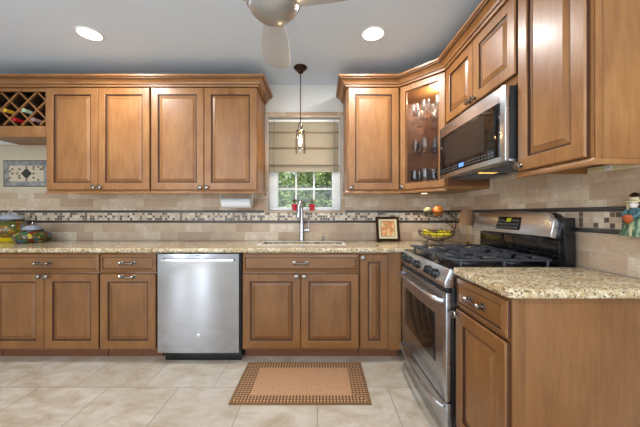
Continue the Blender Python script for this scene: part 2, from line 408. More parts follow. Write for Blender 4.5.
# ---- base cabinets, origin front-left of the face on the floor
FZ0, FZ1 = .09, .848
def base(label, loc, w, rz=0, kind='pair', depth=.60, group=None, filler=0):
    r = empty('base_cabinet', loc, label, 'cabinet', rz, group)
    W_ = w+filler
    mb = MB()
    if 'sink' in label:
        mb.box(.001, W_-.001, 0, .02, FZ0, FZ1, WOODB, .0015); mb.box(.001, .019, .02, depth, FZ0, FZ1, WOODB); mb.box(W_-.019, W_-.001, .02, depth, FZ0, FZ1, WOODB)
        mb.box(.019, W_-.019, .02, depth, FZ0, FZ0+.018, WOODB); mb.box(.019, W_-.019, depth-.006, depth, FZ0+.018, FZ1, WOODB)
    else: mb.box(.001, W_-.001, .0, depth, FZ0, FZ1, WOODB, .0015)
    mb.build('cabinet_body', r)
    MB().box(.002, W_-.002, .075, .092, 0, FZ0, TOE_SHADE).build('toe_kick', r)
    g = .0035
    if kind == 'pair':
        drawer(r, g, w-g, .700, .836); m = w/2
        door(r, g, m-.0015, .105, .685, WOODB, (m-.030, .667)); door(r, m+.0015, w-g, .105, .685, WOODB, (m+.030, .667))
    elif kind == 'single':
        drawer(r, g, w-g, .700, .836); d = door(r, g, w-g, .105, .685, WOODB); add_pull(d, w/2, .663)
    elif kind == 'single_knob':
        drawer(r, g, w-g, .700, .836); door(r, g, w-g, .105, .685, WOODB, (.032, .664))
    elif kind == 'narrow':
        door(r, g, w-g, .105, .836, WOODB, (.024, .812))
        if filler: MB().box(w, W_-.002, -.003, 0, FZ0, FZ1, WOODB).build('filler_strip', r)
    return r
FY = -.61
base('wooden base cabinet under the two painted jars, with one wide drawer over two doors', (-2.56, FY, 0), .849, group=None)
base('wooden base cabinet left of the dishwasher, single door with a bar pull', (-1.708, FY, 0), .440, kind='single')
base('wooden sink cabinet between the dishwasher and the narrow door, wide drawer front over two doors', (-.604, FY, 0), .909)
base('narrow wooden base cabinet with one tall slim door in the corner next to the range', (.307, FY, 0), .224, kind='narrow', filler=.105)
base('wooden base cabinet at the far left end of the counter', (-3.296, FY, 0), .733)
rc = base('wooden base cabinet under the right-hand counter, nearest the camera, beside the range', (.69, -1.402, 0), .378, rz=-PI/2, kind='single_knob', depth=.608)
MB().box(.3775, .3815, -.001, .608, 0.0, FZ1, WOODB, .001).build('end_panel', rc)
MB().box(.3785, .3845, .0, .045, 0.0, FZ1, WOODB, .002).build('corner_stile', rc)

# ---- upper cabinets, origin front-left of the face at the underside
UZ0, UZ1 = 1.345, 2.285
def rail(mb, x0, x1, d0, m=WOOD, z=0):
    mb.prism([(-.022, -.018), (-.022, -.010), (-.014, -.004), (-.010, .006), (.012, .006), (.012, -.018)], x0, x1, m, 'x', mat4=Matrix.Translation((0, d0, z)))
def upper(label, loc, w, rz=0, depth=.345, z0=0, n=2, left_end=False, right_end=False, knobs=True, railed=True, height=None):
    r = empty('wall_cabinet', loc, label, 'cabinet', rz)
    H = UZ1-loc[2]; mb = MB()
    t = .018
    if railed:
        mb.box(.001, w-.001, 0, depth, .03, H, WOOD, .0015); mb.box(.001, w-.001, 0, .02, 0, .03, WOOD); mb.box(.001, .001+t, .02, depth, 0, .03, WOOD); mb.box(w-.001-t, w-.001, .02, depth, 0, .03, WOOD)
        rail(mb, .001-(.014 if left_end else 0), w-.001+(.014 if right_end else 0), 0)
        if right_end: mb.box(w-.001, w+.0125, .0125, depth, -.018, .004, WOOD, .004)
        if left_end: mb.box(-.0125, .001, .0125, depth, -.018, .004, WOOD, .004)
    else: mb.box(.001, w-.001, 0, depth, 0, H, WOOD, .0015)
    mb.build('cabinet_body', r)
    zt = 2.245-loc[2]; zb = .012 if railed else .045; g = .004
    kz = zb+.022
    if n == 2:
        m = w/2
        door(r, g, m-.0015, zb, zt, knob=(m-.028, kz) if knobs else None); door(r, m+.0015, w-g, zb, zt, knob=(m+.028, kz) if knobs else None)
    elif n == 1: door(r, g+.008, w-g-.008, zb, zt, knob=(g+.036, kz))
    return r
UY = -.35; DY = .345
upper('wooden double-door wall cabinet next to the wine rack, over the backsplash', (-2.378, UY, UZ0), .903)
upper('wooden double-door wall cabinet left of the sink window with a paper towel roll below it', (-1.470, UY, UZ0), .926, right_end=True)
upper('wooden single-door wall cabinet right of the sink window, beside the glass corner cabinet', (.232, UY, UZ0), .466, n=1, left_end=True)
RX = .985
upper('short wooden wall cabinet with two small doors above the microwave', (RX, -.642, 1.80), .766, rz=-PI/2, depth=.322, railed=False)
tall = upper('tall wooden single-door wall cabinet at the right edge, nearest the camera', (RX, -1.410, UZ0), .370, rz=-PI/2, depth=.322, n=1, right_end=True)
mb = MB(); mb.box(.3695, .374, .03, .322, .005, UZ1-UZ0-.03, WOOD, .001); mb.box(.3695, .379, -.0005, .026, .005, UZ1-UZ0-.03, WOOD, .004); mb.box(.3692, .3745, .026, .0295, .005, UZ1-UZ0-.03, GLAZE)
mb.build('end_panel', tall)

# wine rack cabinet
r = empty('wine_rack', (-2.983, UY, 1.835), 'open wooden wine rack with diagonal lattice over the mosaic plaque, at the left edge', 'wine rack')
mb = MB(); w = .603; H = UZ1-1.835
mb.box(0, w, 0, .02, 0, .083, WOOD, .0015); mb.box(0, w, 0, .02, H-.065, H, WOOD, .0015); mb.box(w-.02, w, 0, .02, .083, H-.065, WOOD); mb.box(0, .03, 0, .02, .083, H-.065, WOOD)
mb.box(0, .02, .02, DY, 0, H, WOOD); mb.box(w-.02, w, .02, DY, 0, H, WOOD); mb.box(0, w, .02, DY, H-.02, H, WOOD); mb.box(0, w, .02, DY, .065, .083, WOOD); mb.box(0, w, .02, DY, .0, .02, WOOD)
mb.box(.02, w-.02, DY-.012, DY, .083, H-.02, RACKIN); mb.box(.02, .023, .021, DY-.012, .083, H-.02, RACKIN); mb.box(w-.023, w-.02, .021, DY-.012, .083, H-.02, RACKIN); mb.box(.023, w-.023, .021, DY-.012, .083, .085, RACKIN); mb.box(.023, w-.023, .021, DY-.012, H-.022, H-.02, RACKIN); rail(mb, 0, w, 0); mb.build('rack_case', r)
mb = MB(); xa, xb, za, zb = -2.968, -2.418, 1.922, 2.218
def clip(c, sgn):   # line z = c + sgn*x inside the opening
    pts = []
    for x in (xa, xb):
        z = c+sgn*x
        if za <= z <= zb: pts.append((x, z))
    for z in (za, zb):
        x = (z-c)/sgn
        if xa < x < xb: pts.append((x, z))
    return sorted(pts)[:2] if len(pts) >= 2 else None
for sgn, c0 in ((1, 4.72), (-1, -.60)):
    for k in range(-12, 13):
        p = clip(c0+.16*k, sgn)
        if p and abs(p[0][0]-p[1][0]) > .02:
            (x0_, z0_), (x1_, z1_) = p; L = math.hypot(x1_-x0_, z1_-z0_); T = Matrix.Translation(((x0_+x1_)/2+3.0, (.002 if sgn == 1 else .0045), (z0_+z1_)/2-1.835)) @ Matrix.Rotation(-math.atan2(z1_-z0_, x1_-x0_), 4, 'Y')
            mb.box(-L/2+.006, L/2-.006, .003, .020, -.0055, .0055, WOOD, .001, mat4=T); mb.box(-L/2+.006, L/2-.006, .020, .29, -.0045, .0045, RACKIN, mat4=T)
mb.build('lattice', r)
def bottle(x, z, foil, body, label):
    b = empty('wine_bottle', (x, UY-.028, z), label, 'bottle', 0, None)
    MB().lathe([(0, .0), (.0155, .0), (.0155, .06), (.016, .085), (.034, .125), (.036, .14), (.036, .285), (.03, .29), (0, .285)], body, (0, 0, 0), 20, axis=(0, 1, 0)).build('bottle_glass', b)
    MB().lathe([(0, -.001), (.0165, -.001), (.0175, .004), (.0165, .008), (.0168, .07), (.0165, .07)], foil, (0, 0, 0), 20, axis=(0, 1, 0)).build('foil_capsule', b)
BG = plain('green_bottle', (24, 34, 20), .1); 
bottle(-2.723, 2.045, plain('gold_foil', (206, 160, 50), .35), BG, 'wine bottle with a gold-yellow neck lying in the lattice rack, leftmost')
bottle(-2.643, 1.966, plain('red_foil', (170, 24, 34), .35), BG, 'wine bottle with a red neck lying in the bottom row of the rack')
bottle(-2.563, 2.045, plain('pale_green_foil', (170, 190, 160), .4), BG, 'wine bottle with a pale green neck lying in the lattice rack')
bottle(-2.483, 1.966, plain('black_foil', (150, 120, 116), .4), BG, 'dark wine bottle with a dull grey neck in the rack, nearest the double doors')

# diagonal corner cabinet with glass door
A_, B_ = Vector((.701, -.345)), Vector((.985, -.640)); dv = (B_-A_); DL = dv.length; ang = math.atan2(dv.y, dv.x)
r = empty('corner_cabinet', (A_.x, A_.y, UZ0), 'diagonal wooden corner wall cabinet with a glass door and stemware inside', 'cabinet', ang)
inv = (Matrix.Translation((A_.x, A_.y, UZ0)) @ Matrix.Rotation(ang, 4, 'Z')).inverted()
pent = [(.703, -.003), (XR-.003, -.003), (XR-.003, -.638), (.985, -.638), (.703, -.345)]
H = UZ1-UZ0; mb = MB()
def pp(poly, z0, z1, m): mb.prism(poly, z0, z1, m, 'z', mat4=inv)
pp(pent, UZ0+.0, UZ0+.02, WOOD); pp(pent, UZ1-.045, UZ1, WOOD)
for a, b, c, d, m in ((.703, .715, -.345, -.003, WOOD), (.715, XR-.003, -.015, -.003, DARKIN), (XR-.015, XR-.003, -.626, -.015, DARKIN), (.99, XR-.003, -.638, -.626, TOE_SHADE)): mb.box(a, b, c, d, UZ0+.02, UZ1-.045, m, mat4=inv)  # side below the microwave in darker wood, its shade put into the colour
mb.box(.002, .03, 0, .018, .02, H-.045, WOOD); mb.box(DL-.03, DL-.002, 0, .018, .02, H-.045, WOOD); mb.box(.002, DL-.002, 0, .018, .0, .03, WOOD); mb.box(.002, DL-.002, 0, .018, H-.075, H, WOOD)
rail(mb, .006, DL-.006, 0); mb.build('cabinet_body', r)
SH = [UZ0+.021, UZ0+.32, UZ0+.60]
inner = [(.718, -.018), (XR-.018, -.018), (XR-.018, -.622), (.975, -.602), (.725, -.345)]
for z in SH[1:]: MB().prism(inner, z, z+.006, GLASS, 'z', mat4=inv).build('glass_shelf', r)
mb = MB(); mb.panel(.012, DL-.012, .012, 2.245-UZ0, [(0, 0, WOOD), (0, .015, WOOD), (.004, .020, WOOD), (.050, .020, WOOD), (.054, .015, GLAZE), (.058, .010, WOOD), (.058, .001, WOOD)], hole=True)
d = mb.build('glass_door', r, (0, -.001, 0), angle=12); add_knob(d, .036, .036)
MB().box(.069, DL-.069, -.008, -.004, .069, 2.245-UZ0-.057, GLASS).build('glass_pane', d)
# small puck lamp under the cabinet top
pl = empty('puck_light', (1.03, -.40, UZ1-.047), 'small lit puck light inside the top of the glass corner cabinet', 'light')
MB().lathe([(0, 0), (.034, 0), (.034, -.012), (.028, -.014)], CHROME).build('housing', pl); MB().lathe([(.028, -.0135), (0, -.0145)], WARMP).build('lens', pl)
light('cabinet_puck_glow', 'POINT', (1.03, -.38, UZ1-.09), (0, 0, 0), 9, (1, .9, .75), shadow_soft_size=.03)
# stemware
def stem(h, rb, kind):
    p = [(0, 0), (.032, 0), (.032, .0015), (.004, .006), (.0035, .06 if kind else .02)]
    z0 = .06 if kind else .02
    p += [(.012, z0+.006), (rb, z0+.035), (rb*1.02, z0+.055), (rb*.82, h), (rb*.80, h), (rb*.99, z0+.055), (rb*.96, z0+.036), (.010, z0+.008), (0, z0+.007)]
    return p
protos = [MB().lathe(stem(.17, .036, 1), STEMG, seg=20).build('wine_glass'), MB().lathe(stem(.13, .034, 0), STEMG, seg=20).build('goblet')]
first = [True, True]
spots = [(.90, -.40), (.99, -.49), (.84, -.31), (1.0, -.36), (1.09, -.45), (.92, -.22), (1.13, -.30), (1.07, -.18)]
names = ['bottom', 'middle', 'top']
for si, z in enumerate(SH):
    for k, (x, y) in enumerate(spots):
        kind = 0 if (si != 1) else 1
        if first[kind]: o = protos[kind]; first[kind] = False
        else: o = protos[kind].copy(); COL.objects.link(o)
        o.location = (x+random.uniform(-.008, .008), y+random.uniform(-.008, .008), z+(.0065 if si else .0))
        tag(o, 'clear stemmed glass standing on the %s shelf of the glass-door corner cabinet' % names[si], 'glass', 'stemware on the %s shelf of the corner cabinet' % names[si])

# crown mouldings
prof = [(0, 2.246), (.012, 2.246), (.014, 2.262), (.020, 2.266), (.026, 2.280), (.042, 2.295), (.054, 2.300), (.058, 2.308), (.070, 2.312), (.072, 2.326), (0, 2.326)]
def crown(label, path):
    mb = MB(); mb.sweep(path, prof, WOODH); mb.sweep(path, [(.0145, 2.2625), (.0205, 2.2625), (.0205, 2.2665), (.0145, 2.2665)], GLAZE); mb.sweep(path, [(.046, 2.2985), (.0585, 2.2985), (.0585, 2.3025), (.046, 2.3025)], GLAZE)  # glaze strips in the crown steps also draw their shadow lines
    tag(mb.build('crown_molding', angle=20), label, 'molding')
UF = UY-.0215
crown('stepped wooden crown molding along the top of the left wall cabinets and wine rack', [(-3.0, UF), (-.541, UF), (-.541, -.003)])
crown('stepped wooden crown molding turning the corner over the right wall cabinets', [(.229, -.003), (.229, UF), (.692, UF), (.963, UF-.285), (.963, -1.789), (1.306, -1.789)])

# ---------------------------------------------------------------- countertops
def counter(name, label, poly, z0, z1, bevel_edges, hole=None):
    b = bmesh.new()
    if hole:
        x0, x1, y0, y1 = hole; P = poly
        xs = sorted({x0, x1, *[p[0] for p in P]}); ys = sorted({y0, y1, *[p[1] for p in P]})
        def inside(x, y):
            c = False; n = len(P)
            for i in range(n):
                (ax, ay), (bx, by) = P[i], P[i-1]
                if (ay > y) != (by > y) and x < (bx-ax)*(y-ay)/(by-ay)+ax: c = not c
            return c and not (x0 < x < x1 and y0 < y < y1)
        V = {}
        def v(x, y): return V.setdefault((x, y), b.verts.new((x, y, z0)) if (x, y) not in V else None)
        for a, c in zip(xs, xs[1:]):
            for d, e in zip(ys, ys[1:]):
                if inside((a+c)/2, (d+e)/2): b.faces.new((v(a, d), v(c, d), v(c, e), v(a, e)))
        bmesh.ops.dissolve_limit(b, angle_limit=.01, verts=b.verts, edges=b.edges)
    else: b.faces.new([b.verts.new((x, y, z0)) for x, y in poly])
    geo = bmesh.ops.extrude_face_region(b, geom=b.faces[:]); bmesh.ops.translate(b, verts=[g for g in geo['geom'] if isinstance(g, bmesh.types.BMVert)], vec=(0, 0, z1-z0))
    bmesh.ops.recalc_face_normals(b, faces=b.faces)
    ed = [e for e in b.edges if abs(e.verts[0].co.z-e.verts[1].co.z) < 1e-6 and bevel_edges((e.verts[0].co+e.verts[1].co)/2)]
    bmesh.ops.bevel(b, geom=ed, offset=.011, segments=4, profile=.5, affect='EDGES')
    return tag(MB().merge(b, GRANITE).build(name, angle=50), label, 'countertop')
CT0, CT1 = .850, .885
counter('countertop', 'long speckled beige granite countertop with the sink, along the back wall', [(-3.298, -.65), (.618, -.65), (.618, -.628), (1.306, -.628), (1.306, -.013), (-3.298, -.013)], CT0, CT1, lambda c: c.y < -.60, (-.52, .20, -.42, -.15))
counter('countertop', 'speckled beige granite countertop on the right over the cabinet nearest the camera', [(.662, -1.765), (.662, -1.400), (1.296, -1.400), (1.296, -1.805), (.70, -1.805), (.672, -1.795)], CT0, CT1, lambda c: c.x < .67 or c.y < -1.75 or (c.y < -1.78))
# undermount sink
SINKM = plain('white_sink', (232, 232, 230), .2)
mb = MB(); x0, x1, y0, y1 = -.528, .208, -.428, -.142; zt, zb = .8495, .66
for a, b, c, d in ((x0, x1, y0, y0+.006), (x0, x1, y1-.006, y1), (x0, x0+.006, y0, y1), (x1-.006, x1, y0, y1)): mb.box(a, b, c, d, zb, .8490, SINKM)
mb.box(x0, x1, y0, y1, zb-.006, zb, SINKM)
sk = empty('kitchen_sink', (0, 0, 0), 'white rimmed sink set into the granite counter below the window', 'sink')
mb.build('basin', sk)
mb = MB(); mb.box(-.538, .218, -.436, -.414, .8853, .889, SINKM, .0015); mb.box(-.538, .218, -.156, -.136, .8853, .889, SINKM, .0015); mb.box(-.538, -.514, -.414, -.156, .8853, .889, SINKM, .0015); mb.box(.194, .218, -.414, -.156, .8853, .889, SINKM, .0015); mb.build('sink_rim', sk); MB().lathe([(0, .661), (.04, .661), (.045, .664), (.03, .662), (0, .6615)], CHROME, (-.16, -.28, 0)).build('drain', sk)

# ---------------------------------------------------------------- dishwasher
dx0, dw = -1.244, .622
r = empty('dishwasher', (dx0, -.61, 0), 'stainless steel dishwasher built in beside the sink cabinet', 'dishwasher')
MB().box(-.016, dw+.010, -.004, .58, .09, .846, BLACKM).build('dishwasher_body', r)
# gently bowed door skin
b = bmesh.new(); nx = 24; front = []; back = []
for i in range(nx+1):
    u = i/nx; x = u*dw; dep = -.040-.003*(1-(2*u-1)**2)
    front.append((x, dep)); 
poly = [(0, -.006)]+front+[(dw, -.006)]
mb = MB(); mb.prism(poly, .085, .842, steel('dishwasher_steel', (176, 178, 184), .13), 'z'); dd = mb.build('dishwasher_door', r, angle=50)
mb = MB(); hp = [(.035+(dw-.07)*i/12, -.066-.012*math.sin(PI*i/12)*.5) for i in range(13)]
poly = hp+[(x, y+.012) for x, y in hp[::-1]]; mb.prism(poly, .782, .806, STEEL, 'z', bev=.002)
for x in (.05, dw-.05): mb.box(x-.012, x+.012, -.066, -.038, .785, .803, STEELD)
mb.build('door_handle', dd)
mb = MB(); T = Matrix.Translation((.315, -.0432, .215))
mb.lathe([(0, 0), (.0185, 0), (.0185, .002), (.017, .003), (0, .003)], STEELD, axis=(0, -1, 0), mat4=T, seg=24)
mb.tube([(.0145*math.cos(a*PI/8), -.0032, .0145*math.sin(a*PI/8)) for a in range(16)], .0009, WHITE, 6, T, True)
mb.tube([(-.009, -.0032, .001), (-.006, -.0032, .006), (-.003, -.0032, .001), (-.007, -.0032, -.004), (-.001, -.0032, -.006), (.001, -.0032, .002), (.002, -.0032, .007)], .0008, WHITE, 6, T, sm=2)
mb.tube([(.008, -.0032, .006), (.004, -.0032, .005), (.004, -.0032, .001), (.008, -.0032, .001), (.005, -.0032, -.003), (.001, -.0032, -.007)], .0008, WHITE, 6, T, sm=2)
mb.build('round_badge', dd)
MB().box(dw*.47, dw*.53, -.0445, -.042, .829, .833, GREYB).build('status_label', dd)
MB().box(.03, dw+.005, .012, .06, .0, .080, BLACK, .003).build('toe_panel', r)

# ---------------------------------------------------------------- range
RW = .757
r = empty('gas_range', (.63, -.634, 0), 'stainless steel gas range with black grates between the two granite counters', 'range', -PI/2)
MB().box(.004, RW-.004, .032, .655, .03, .872, BLACK, .003).build('range_body', r)
mb = MB()
for x in (.04, RW-.04):
    for y in (.08, .6): MB().cyl((x, y, 0), (x, y, .032), .018, BLACKM).build('levelling_foot', r)
# oven door: bowed stainless with black window
def bowed(n, x0, x1, y0, bow): return [(x0+(x1-x0)*i/n, y0-bow*(1-(2*i/n-1)**2)) for i in range(n+1)]
mb = MB(); f = bowed(16, .004, RW-.004, .002, .012); mb.prism([(.004, .030)]+f+[(RW-.004, .030)], .205, .752, STEELD, 'z', bev=.002)
od = mb.build('oven_door', r, angle=50)
mb = MB(); T = Matrix.Translation((0, -.0015, 0))
f2 = bowed(16, .105, .635, -.007, .0035); mb.prism([(.105, .004)]+f2+[(.635, .004)], .350, .612, BLACKG, 'z', bev=.0015); mb.build('oven_window', od)
mb = MB()
for a, b_, c, d_ in ((.17, .174, .375, .59), (.567, .571, .375, .59)): mb.box(a, b_, -.0125, -.008, c, d_, GREYB)
hd = [(.035, .0, .705), (.05, -.035, .712), (.12, -.052, .716), (.38, -.062, .717), (.64, -.052, .716), (.707, -.035, .712), (.722, .0, .705)]
mb = MB(); mb.tube(hd, .0125, STEEL, 12, sm=2); mb.build('oven_handle', od)
mb = MB(); mb.box(.004, RW-.004, .004, .034, .752, .776, BLACK, .002)
for k in range(22): mb.box(.05+k*.0305, .05+k*.0305+.02, .0022, .006, .761, .767, IRON)
mb.build('vent_strip', r)
mb = MB(); f = bowed(16, .004, RW-.004, .004, .012); mb.prism([(.004, .030)]+f+[(RW-.004, .030)], .055, .195, STEELD, 'z', bev=.002); sd = mb.build('storage_drawer', r, angle=50)
mb = MB(); mb.tube([(.03, .0, .168), (.06, -.024, .172), (.16, -.040, .173), (.38, -.050, .173), (.60, -.040, .173), (.70, -.024, .172), (.727, .0, .168)], .010, STEEL, 12, sm=2); mb.build('drawer_handle', sd)
mb = MB(); mb.prism([(-.004, .778), (-.006, .80), (.020, .872), (.034, .874), (.06, .874), (.06, .778)], .003, RW-.003, STEEL, 'x', bev=.0025); cp = mb.build('control_panel', r)
for k, py in enumerate((.726, .815, .985, 1.165, 1.262)):
    mb = MB(); ax = Vector((0, -.94, .34)); c = Vector((py-.634, .003, .824))
    mb.lathe([(0, 0), (.028, 0), (.028, .004), (.0245, .006), (.0225, .022), (.021, .025), (0, .025)], BLACK, c+Vector((0, -.0, 0)), 24, axis=ax)
    q = Vector((0, 0, 1)).rotation_difference(ax).to_matrix().to_4x4(); mb.box(-.005, .005, -.018, .018, .022, .033, BLACK, .002, mat4=Matrix.Translation(c) @ q); mb.build('control_knob', cp)
mb = MB(); mb.box(.003, RW-.003, .022, .60, .866, .878, BLACK, .004); ct = mb.build('cooktop', r)
# burners
for bx, by, br in ((.17, .18, .045), (.17, .44, .038), (.378, .31, .040), (.585, .18, .050), (.585, .44, .036)):
    MB().lathe([(0, .878), (br+.012, .878), (br+.01, .883), (br, .884), (br, .891), (br*.9, .894), (0, .895)], IRON, (bx, by, 0), 24).build('burner', ct)
# three cast-iron grates
def grate(x0, x1):
    mb = MB(); y0, y1 = .05, .575; z = .912; R = .0075; xm = (x0+x1)/2; ym = (y0+y1)/2
    rr = .03
    mb.tube([(x0+rr, y0, z), (x1-rr, y0, z), (x1, y0+rr, z), (x1, y1-rr, z), (x1-rr, y1, z), (x0+rr, y1, z), (x0, y1-rr, z), (x0, y0+rr, z)], R, IRON, 8, closed=True, sm=1)
    mb.tube([(x0, ym, z), (x1, ym, z)], R, IRON)
    for yc in ((y0+ym)/2, (ym+y1)/2):
        hw = (x1-x0)/2; hy = (y1-y0)/4
        for sx in (-1, 1): mb.tube([(xm+sx*hw, yc, z), (xm+sx*hw*.7, yc, z+.006), (xm+sx*hw*.25, yc, z+.004)], R, IRON, 8, sm=1)
        for sy in (-1, 1): mb.tube([(xm, yc+sy*hy, z), (xm, yc+sy*hy*.7, z+.006), (xm, yc+sy*hy*.25, z+.004)], R, IRON, 8, sm=1)
        for sx in (-1, 1):
            for sy in (-1, 1): mb.tube([(xm+sx*hw*.55, yc+sy*hy, z), (xm+sx*hw*.5, yc+sy*hy*.6, z+.006), (xm+sx*hw*.42, yc+sy*hy*.45, z+.003)], R*.9, IRON, 8, sm=1)
    for x in (x0+.004, x1-.004):
        for y in (y0+.04, ym, y1-.04): mb.cyl((x, y, .878), (x, y, z), .007, IRON, seg=8)
    mb.build('grate', ct)
grate(.03, .262); grate(.272, .486); grate(.496, .727)
# backguard
mb = MB(); mb.box(.006, RW-.006, .602, .655, .873, 1.045, BLACK, .004); mb.box(.03, RW-.03, .590, .603, .89, 1.03, BLACKG, .004)
bgd = mb.build('backguard', r)
def arch(x0, x1, z0, z1, rise):
    pts = [(x0, z0), (x1, z0)]
    for i in range(15):
        t = i/14; x = x1-(x1-x0)*t; e = min(t, 1-t); z = z1-.035*max(0, 1-e/.06)**2+rise*math.sin(PI*t); pts.append((x, z))
    return pts
Tt = Matrix.Translation((0, .545, 1.035)) @ Matrix.Rotation(math.radians(-14), 4, 'X')
mb = MB(); mb.prism(arch(.0, RW-.030, -.004, .122, .014), .001, .035, STEEL, 'y', bev=.003, mat4=Tt); mb.prism(arch(.0, RW-.022, .0, .130, .014), .036, .062, BLACK, 'y', bev=.003, mat4=Tt); cpn = mb.build('backguard_panel', r, angle=40)
mb = MB(); mb.prism([(.28, .018), (.495, .018), (.500, .03), (.492, .098), (.288, .098), (.275, .03)], -.002, .002, BLACKG, 'y', bev=.001, mat4=Tt)
dp = mb.build('display', cpn)
mb = MB(); mb.box(.372, .412, -.0032, -.001, .068, .090, YELD, mat4=Tt); mb.build('clock_digits', dp)
mb = MB()
for i in range(9):
    for j in range(3):
        if 3 <= i <= 5 and j == 2: continue
        x = .290+i*.0222; z = .027+j*.022; mb.box(x, x+.012, -.003, -.0012, z, z+.009, GREYB, mat4=Tt)
mb.build('touch_keys', dp)
MB().box(.008, RW-.008, .60, .655, 1.045, 1.13, BLACK, .004).build('backguard_rear', r)

# ---------------------------------------------------------------- microwave
MW = .758
r = empty('microwave', (.915, -.645, 1.412), 'stainless steel over-the-range microwave under the short wall cabinet', 'microwave', -PI/2)
mb = MB(); mb.box(.004, MW-.004, .030, .385, .012, .378, BLACKM, .003); mb.box(MW-.006, MW-.002, .06, .10, .12, .28, BLACK, .001); mb.box(.0, MW, .026, .385, .0, .012, STEELD, .002); mb.build('microwave_body', r)
mb = MB(); f = bowed(16, .002, MW-.002, .004, .012); mb.prism([(.002, .028)]+f+[(MW-.002, .028)], .002, .380, STEEL, 'z', bev=.002); md = mb.build('microwave_door', r, angle=50)
mb = MB(); f = bowed(16, .018, .715, -.003, .0085); mb.prism([(.018, .004)]+f+[(.715, .004)], .028, .305, BLACKG, 'z', bev=.001); mg = mb.build('door_glass', md, angle=50)
mb = MB(); f = bowed(10, .12, .60, -.0095, .0045); mb.prism([(.12, -.004)]+f+[(.60, -.004)], .085, .285, plain('mesh_screen', (44, 40, 38), .25), 'z'); mb.build('mesh_window', mg, angle=50)
for i in range(22):
    if i in (0, 12): mb = MB()
    if 9 <= i <= 11:
        if i == 9: mb.build('touch_keys', mg)
        continue
    for j in range(2):
        x = .06+i*.0285; y = -.0035-.0085*(1-(2*(x-.018)/.697-1)**2); mb.box(x, x+.014, y-.0008, y+.0025, .040+j*.017, .046+j*.017, GREYB)
mb.build('touch_keys', mg); MB().box(.325, .385, -.0128, -.009, .040, .064, BLUED).build('display', mg)
MB().box(.235, .262, -.0082, -.004, .335, .350, GREYB, .001).build('brand_badge', md)
mb = MB(); mb.box(.05, .34, .08, .30, -.006, .001, IRON, .001); mb.box(.42, .71, .08, .30, -.006, .001, IRON, .001)
for k in range(10):
    for x in (.055, .425): mb.box(x+.028*k, x+.028*k+.014, .085, .295, -.0075, -.005, GREYB)
mb.build('grease_filter', r)
MB().box(.35, .41, .10, .20, -.004, .001, emit('cooktop_lamp', (255, 210, 110), 1)).build('lamp_lens', r)

# ---------------------------------------------------------------- plumbed and counter objects
r = empty('kitchen_faucet', (-.176, -.075, CT1), 'tall chrome pull-down faucet standing behind the sink', 'faucet')
mb = MB(); mb.lathe([(0, 0), (.034, 0), (.034, .006), (.029, .010), (.0265, .03), (.0255, .15), (.021, .19), (0, .19)], CHROME); mb.build('faucet_body', r)
mb = MB(); mb.tube([(0, 0, .17), (0, 0, .30), (-.002, -.01, .37), (-.008, -.07, .405), (-.013, -.125, .385), (-.016, -.150, .34)], .0145, CHROME, 14, sm=3); mb.build('gooseneck_spout', r)
MB().lathe([(0, 0), (.020, 0), (.024, .015), (.022, .07), (.0155, .12), (0, .12)], CHROME, (-.020, -.157, .225), axis=(.02, .08, 1)).build('spray_head', r)
mb = MB(); mb.cyl((.015, 0, .105), (.075, 0, .105), .017, CHROME); mb.tube([(.060, 0, .11), (.066, -.004, .15), (.070, -.006, .195)], [.006, .005, .0065], CHROME, 10, sm=1); mb.build('lever_handle', r)
r = empty('soap_dispenser', (.030, -.075, CT1), 'small chrome soap dispenser on the counter right of the faucet', 'soap dispenser')
MB().lathe([(0, 0), (.018, 0), (.018, .004), (.011, .008), (.010, .04), (.012, .045), (.010, .052), (0, .053)], CHROME, seg=18).build('dispenser_base', r)
MB().tube([(0, 0, .05), (0, 0, .068), (0, -.015, .076), (0, -.050, .074), (0, -.058, .064)], .005, CHROME, 10, sm=2).build('pump_spout', r)
# paper towel under the cabinet
r = empty('paper_towel_holder', (-.78, -.17, 1.252), 'white paper towel roll hanging in a holder under the cabinet by the window', 'paper towel')
mb = MB(); mb.lathe([(.018, -.135), (.044, -.135), (.046, -.131), (.046, .131), (.044, .135), (.018, .135)], PAPER, seg=32, axis=(1, 0, 0)); mb.lathe([(.018, .135), (.018, -.135)], plain('cardboard', (170, 140, 104), .9), axis=(1, 0, 0), seg=24); mb.build('paper_roll', r)
mb = MB(); mb.cyl((-.146, 0, 0), (.146, 0, 0), .007, WHITE)
for s in (-1, 1): mb.box(s*.146-.003, s*.146+.003, -.015, .015, -.015, .116, WHITE, .002)
mb.box(-.149, .149, -.015, .015, .116, .122, WHITE, .002); mb.build('holder_bracket', r)
# two little red pots on the sill
def sprig(seed):
    rn = random.Random(seed); mb = MB(); G = plain('sprig_green', (74, 108, 50), .6); F = plain('sprig_flower', (170, 60, 60), .6)
    for k in range(7):
        a = rn.uniform(0, 2*PI); t = rn.uniform(.01, .03); h = rn.uniform(.03, .055)
        p = (t*math.cos(a), t*math.sin(a), .066+h); mb.tube([(0, 0, .05), (p[0]*.5, p[1]*.5, .055+h*.6), p], .0014, G, 5)
        for q in range(3): mb.lathe([(0, -.009), (.004, 0), (0, .009)], G if q else F, (p[0]+rn.uniform(-.007, .007), p[1]+rn.uniform(-.007, .007), p[2]-q*.012), 6, axis=(rn.uniform(-1, 1), rn.uniform(-1, 1), .6))
    return mb
for x, lab, sd_ in ((-.257, 'small red flower pot with a sprig on the window sill, left of the faucet spout', 1), (-.080, 'small red flower pot with a sprig on the window sill, right of the faucet spout', 2)):
    r = empty('flower_pot', (x, .035, WZ0), lab, 'flower pot')
    MB().lathe([(0, 0), (.022, 0), (.028, .052), (.032, .053), (.032, .066), (.028, .066), (.026, .055), (0, .053)], RED, seg=24).build('pot', r); sprig(sd_).build('sprig', r)
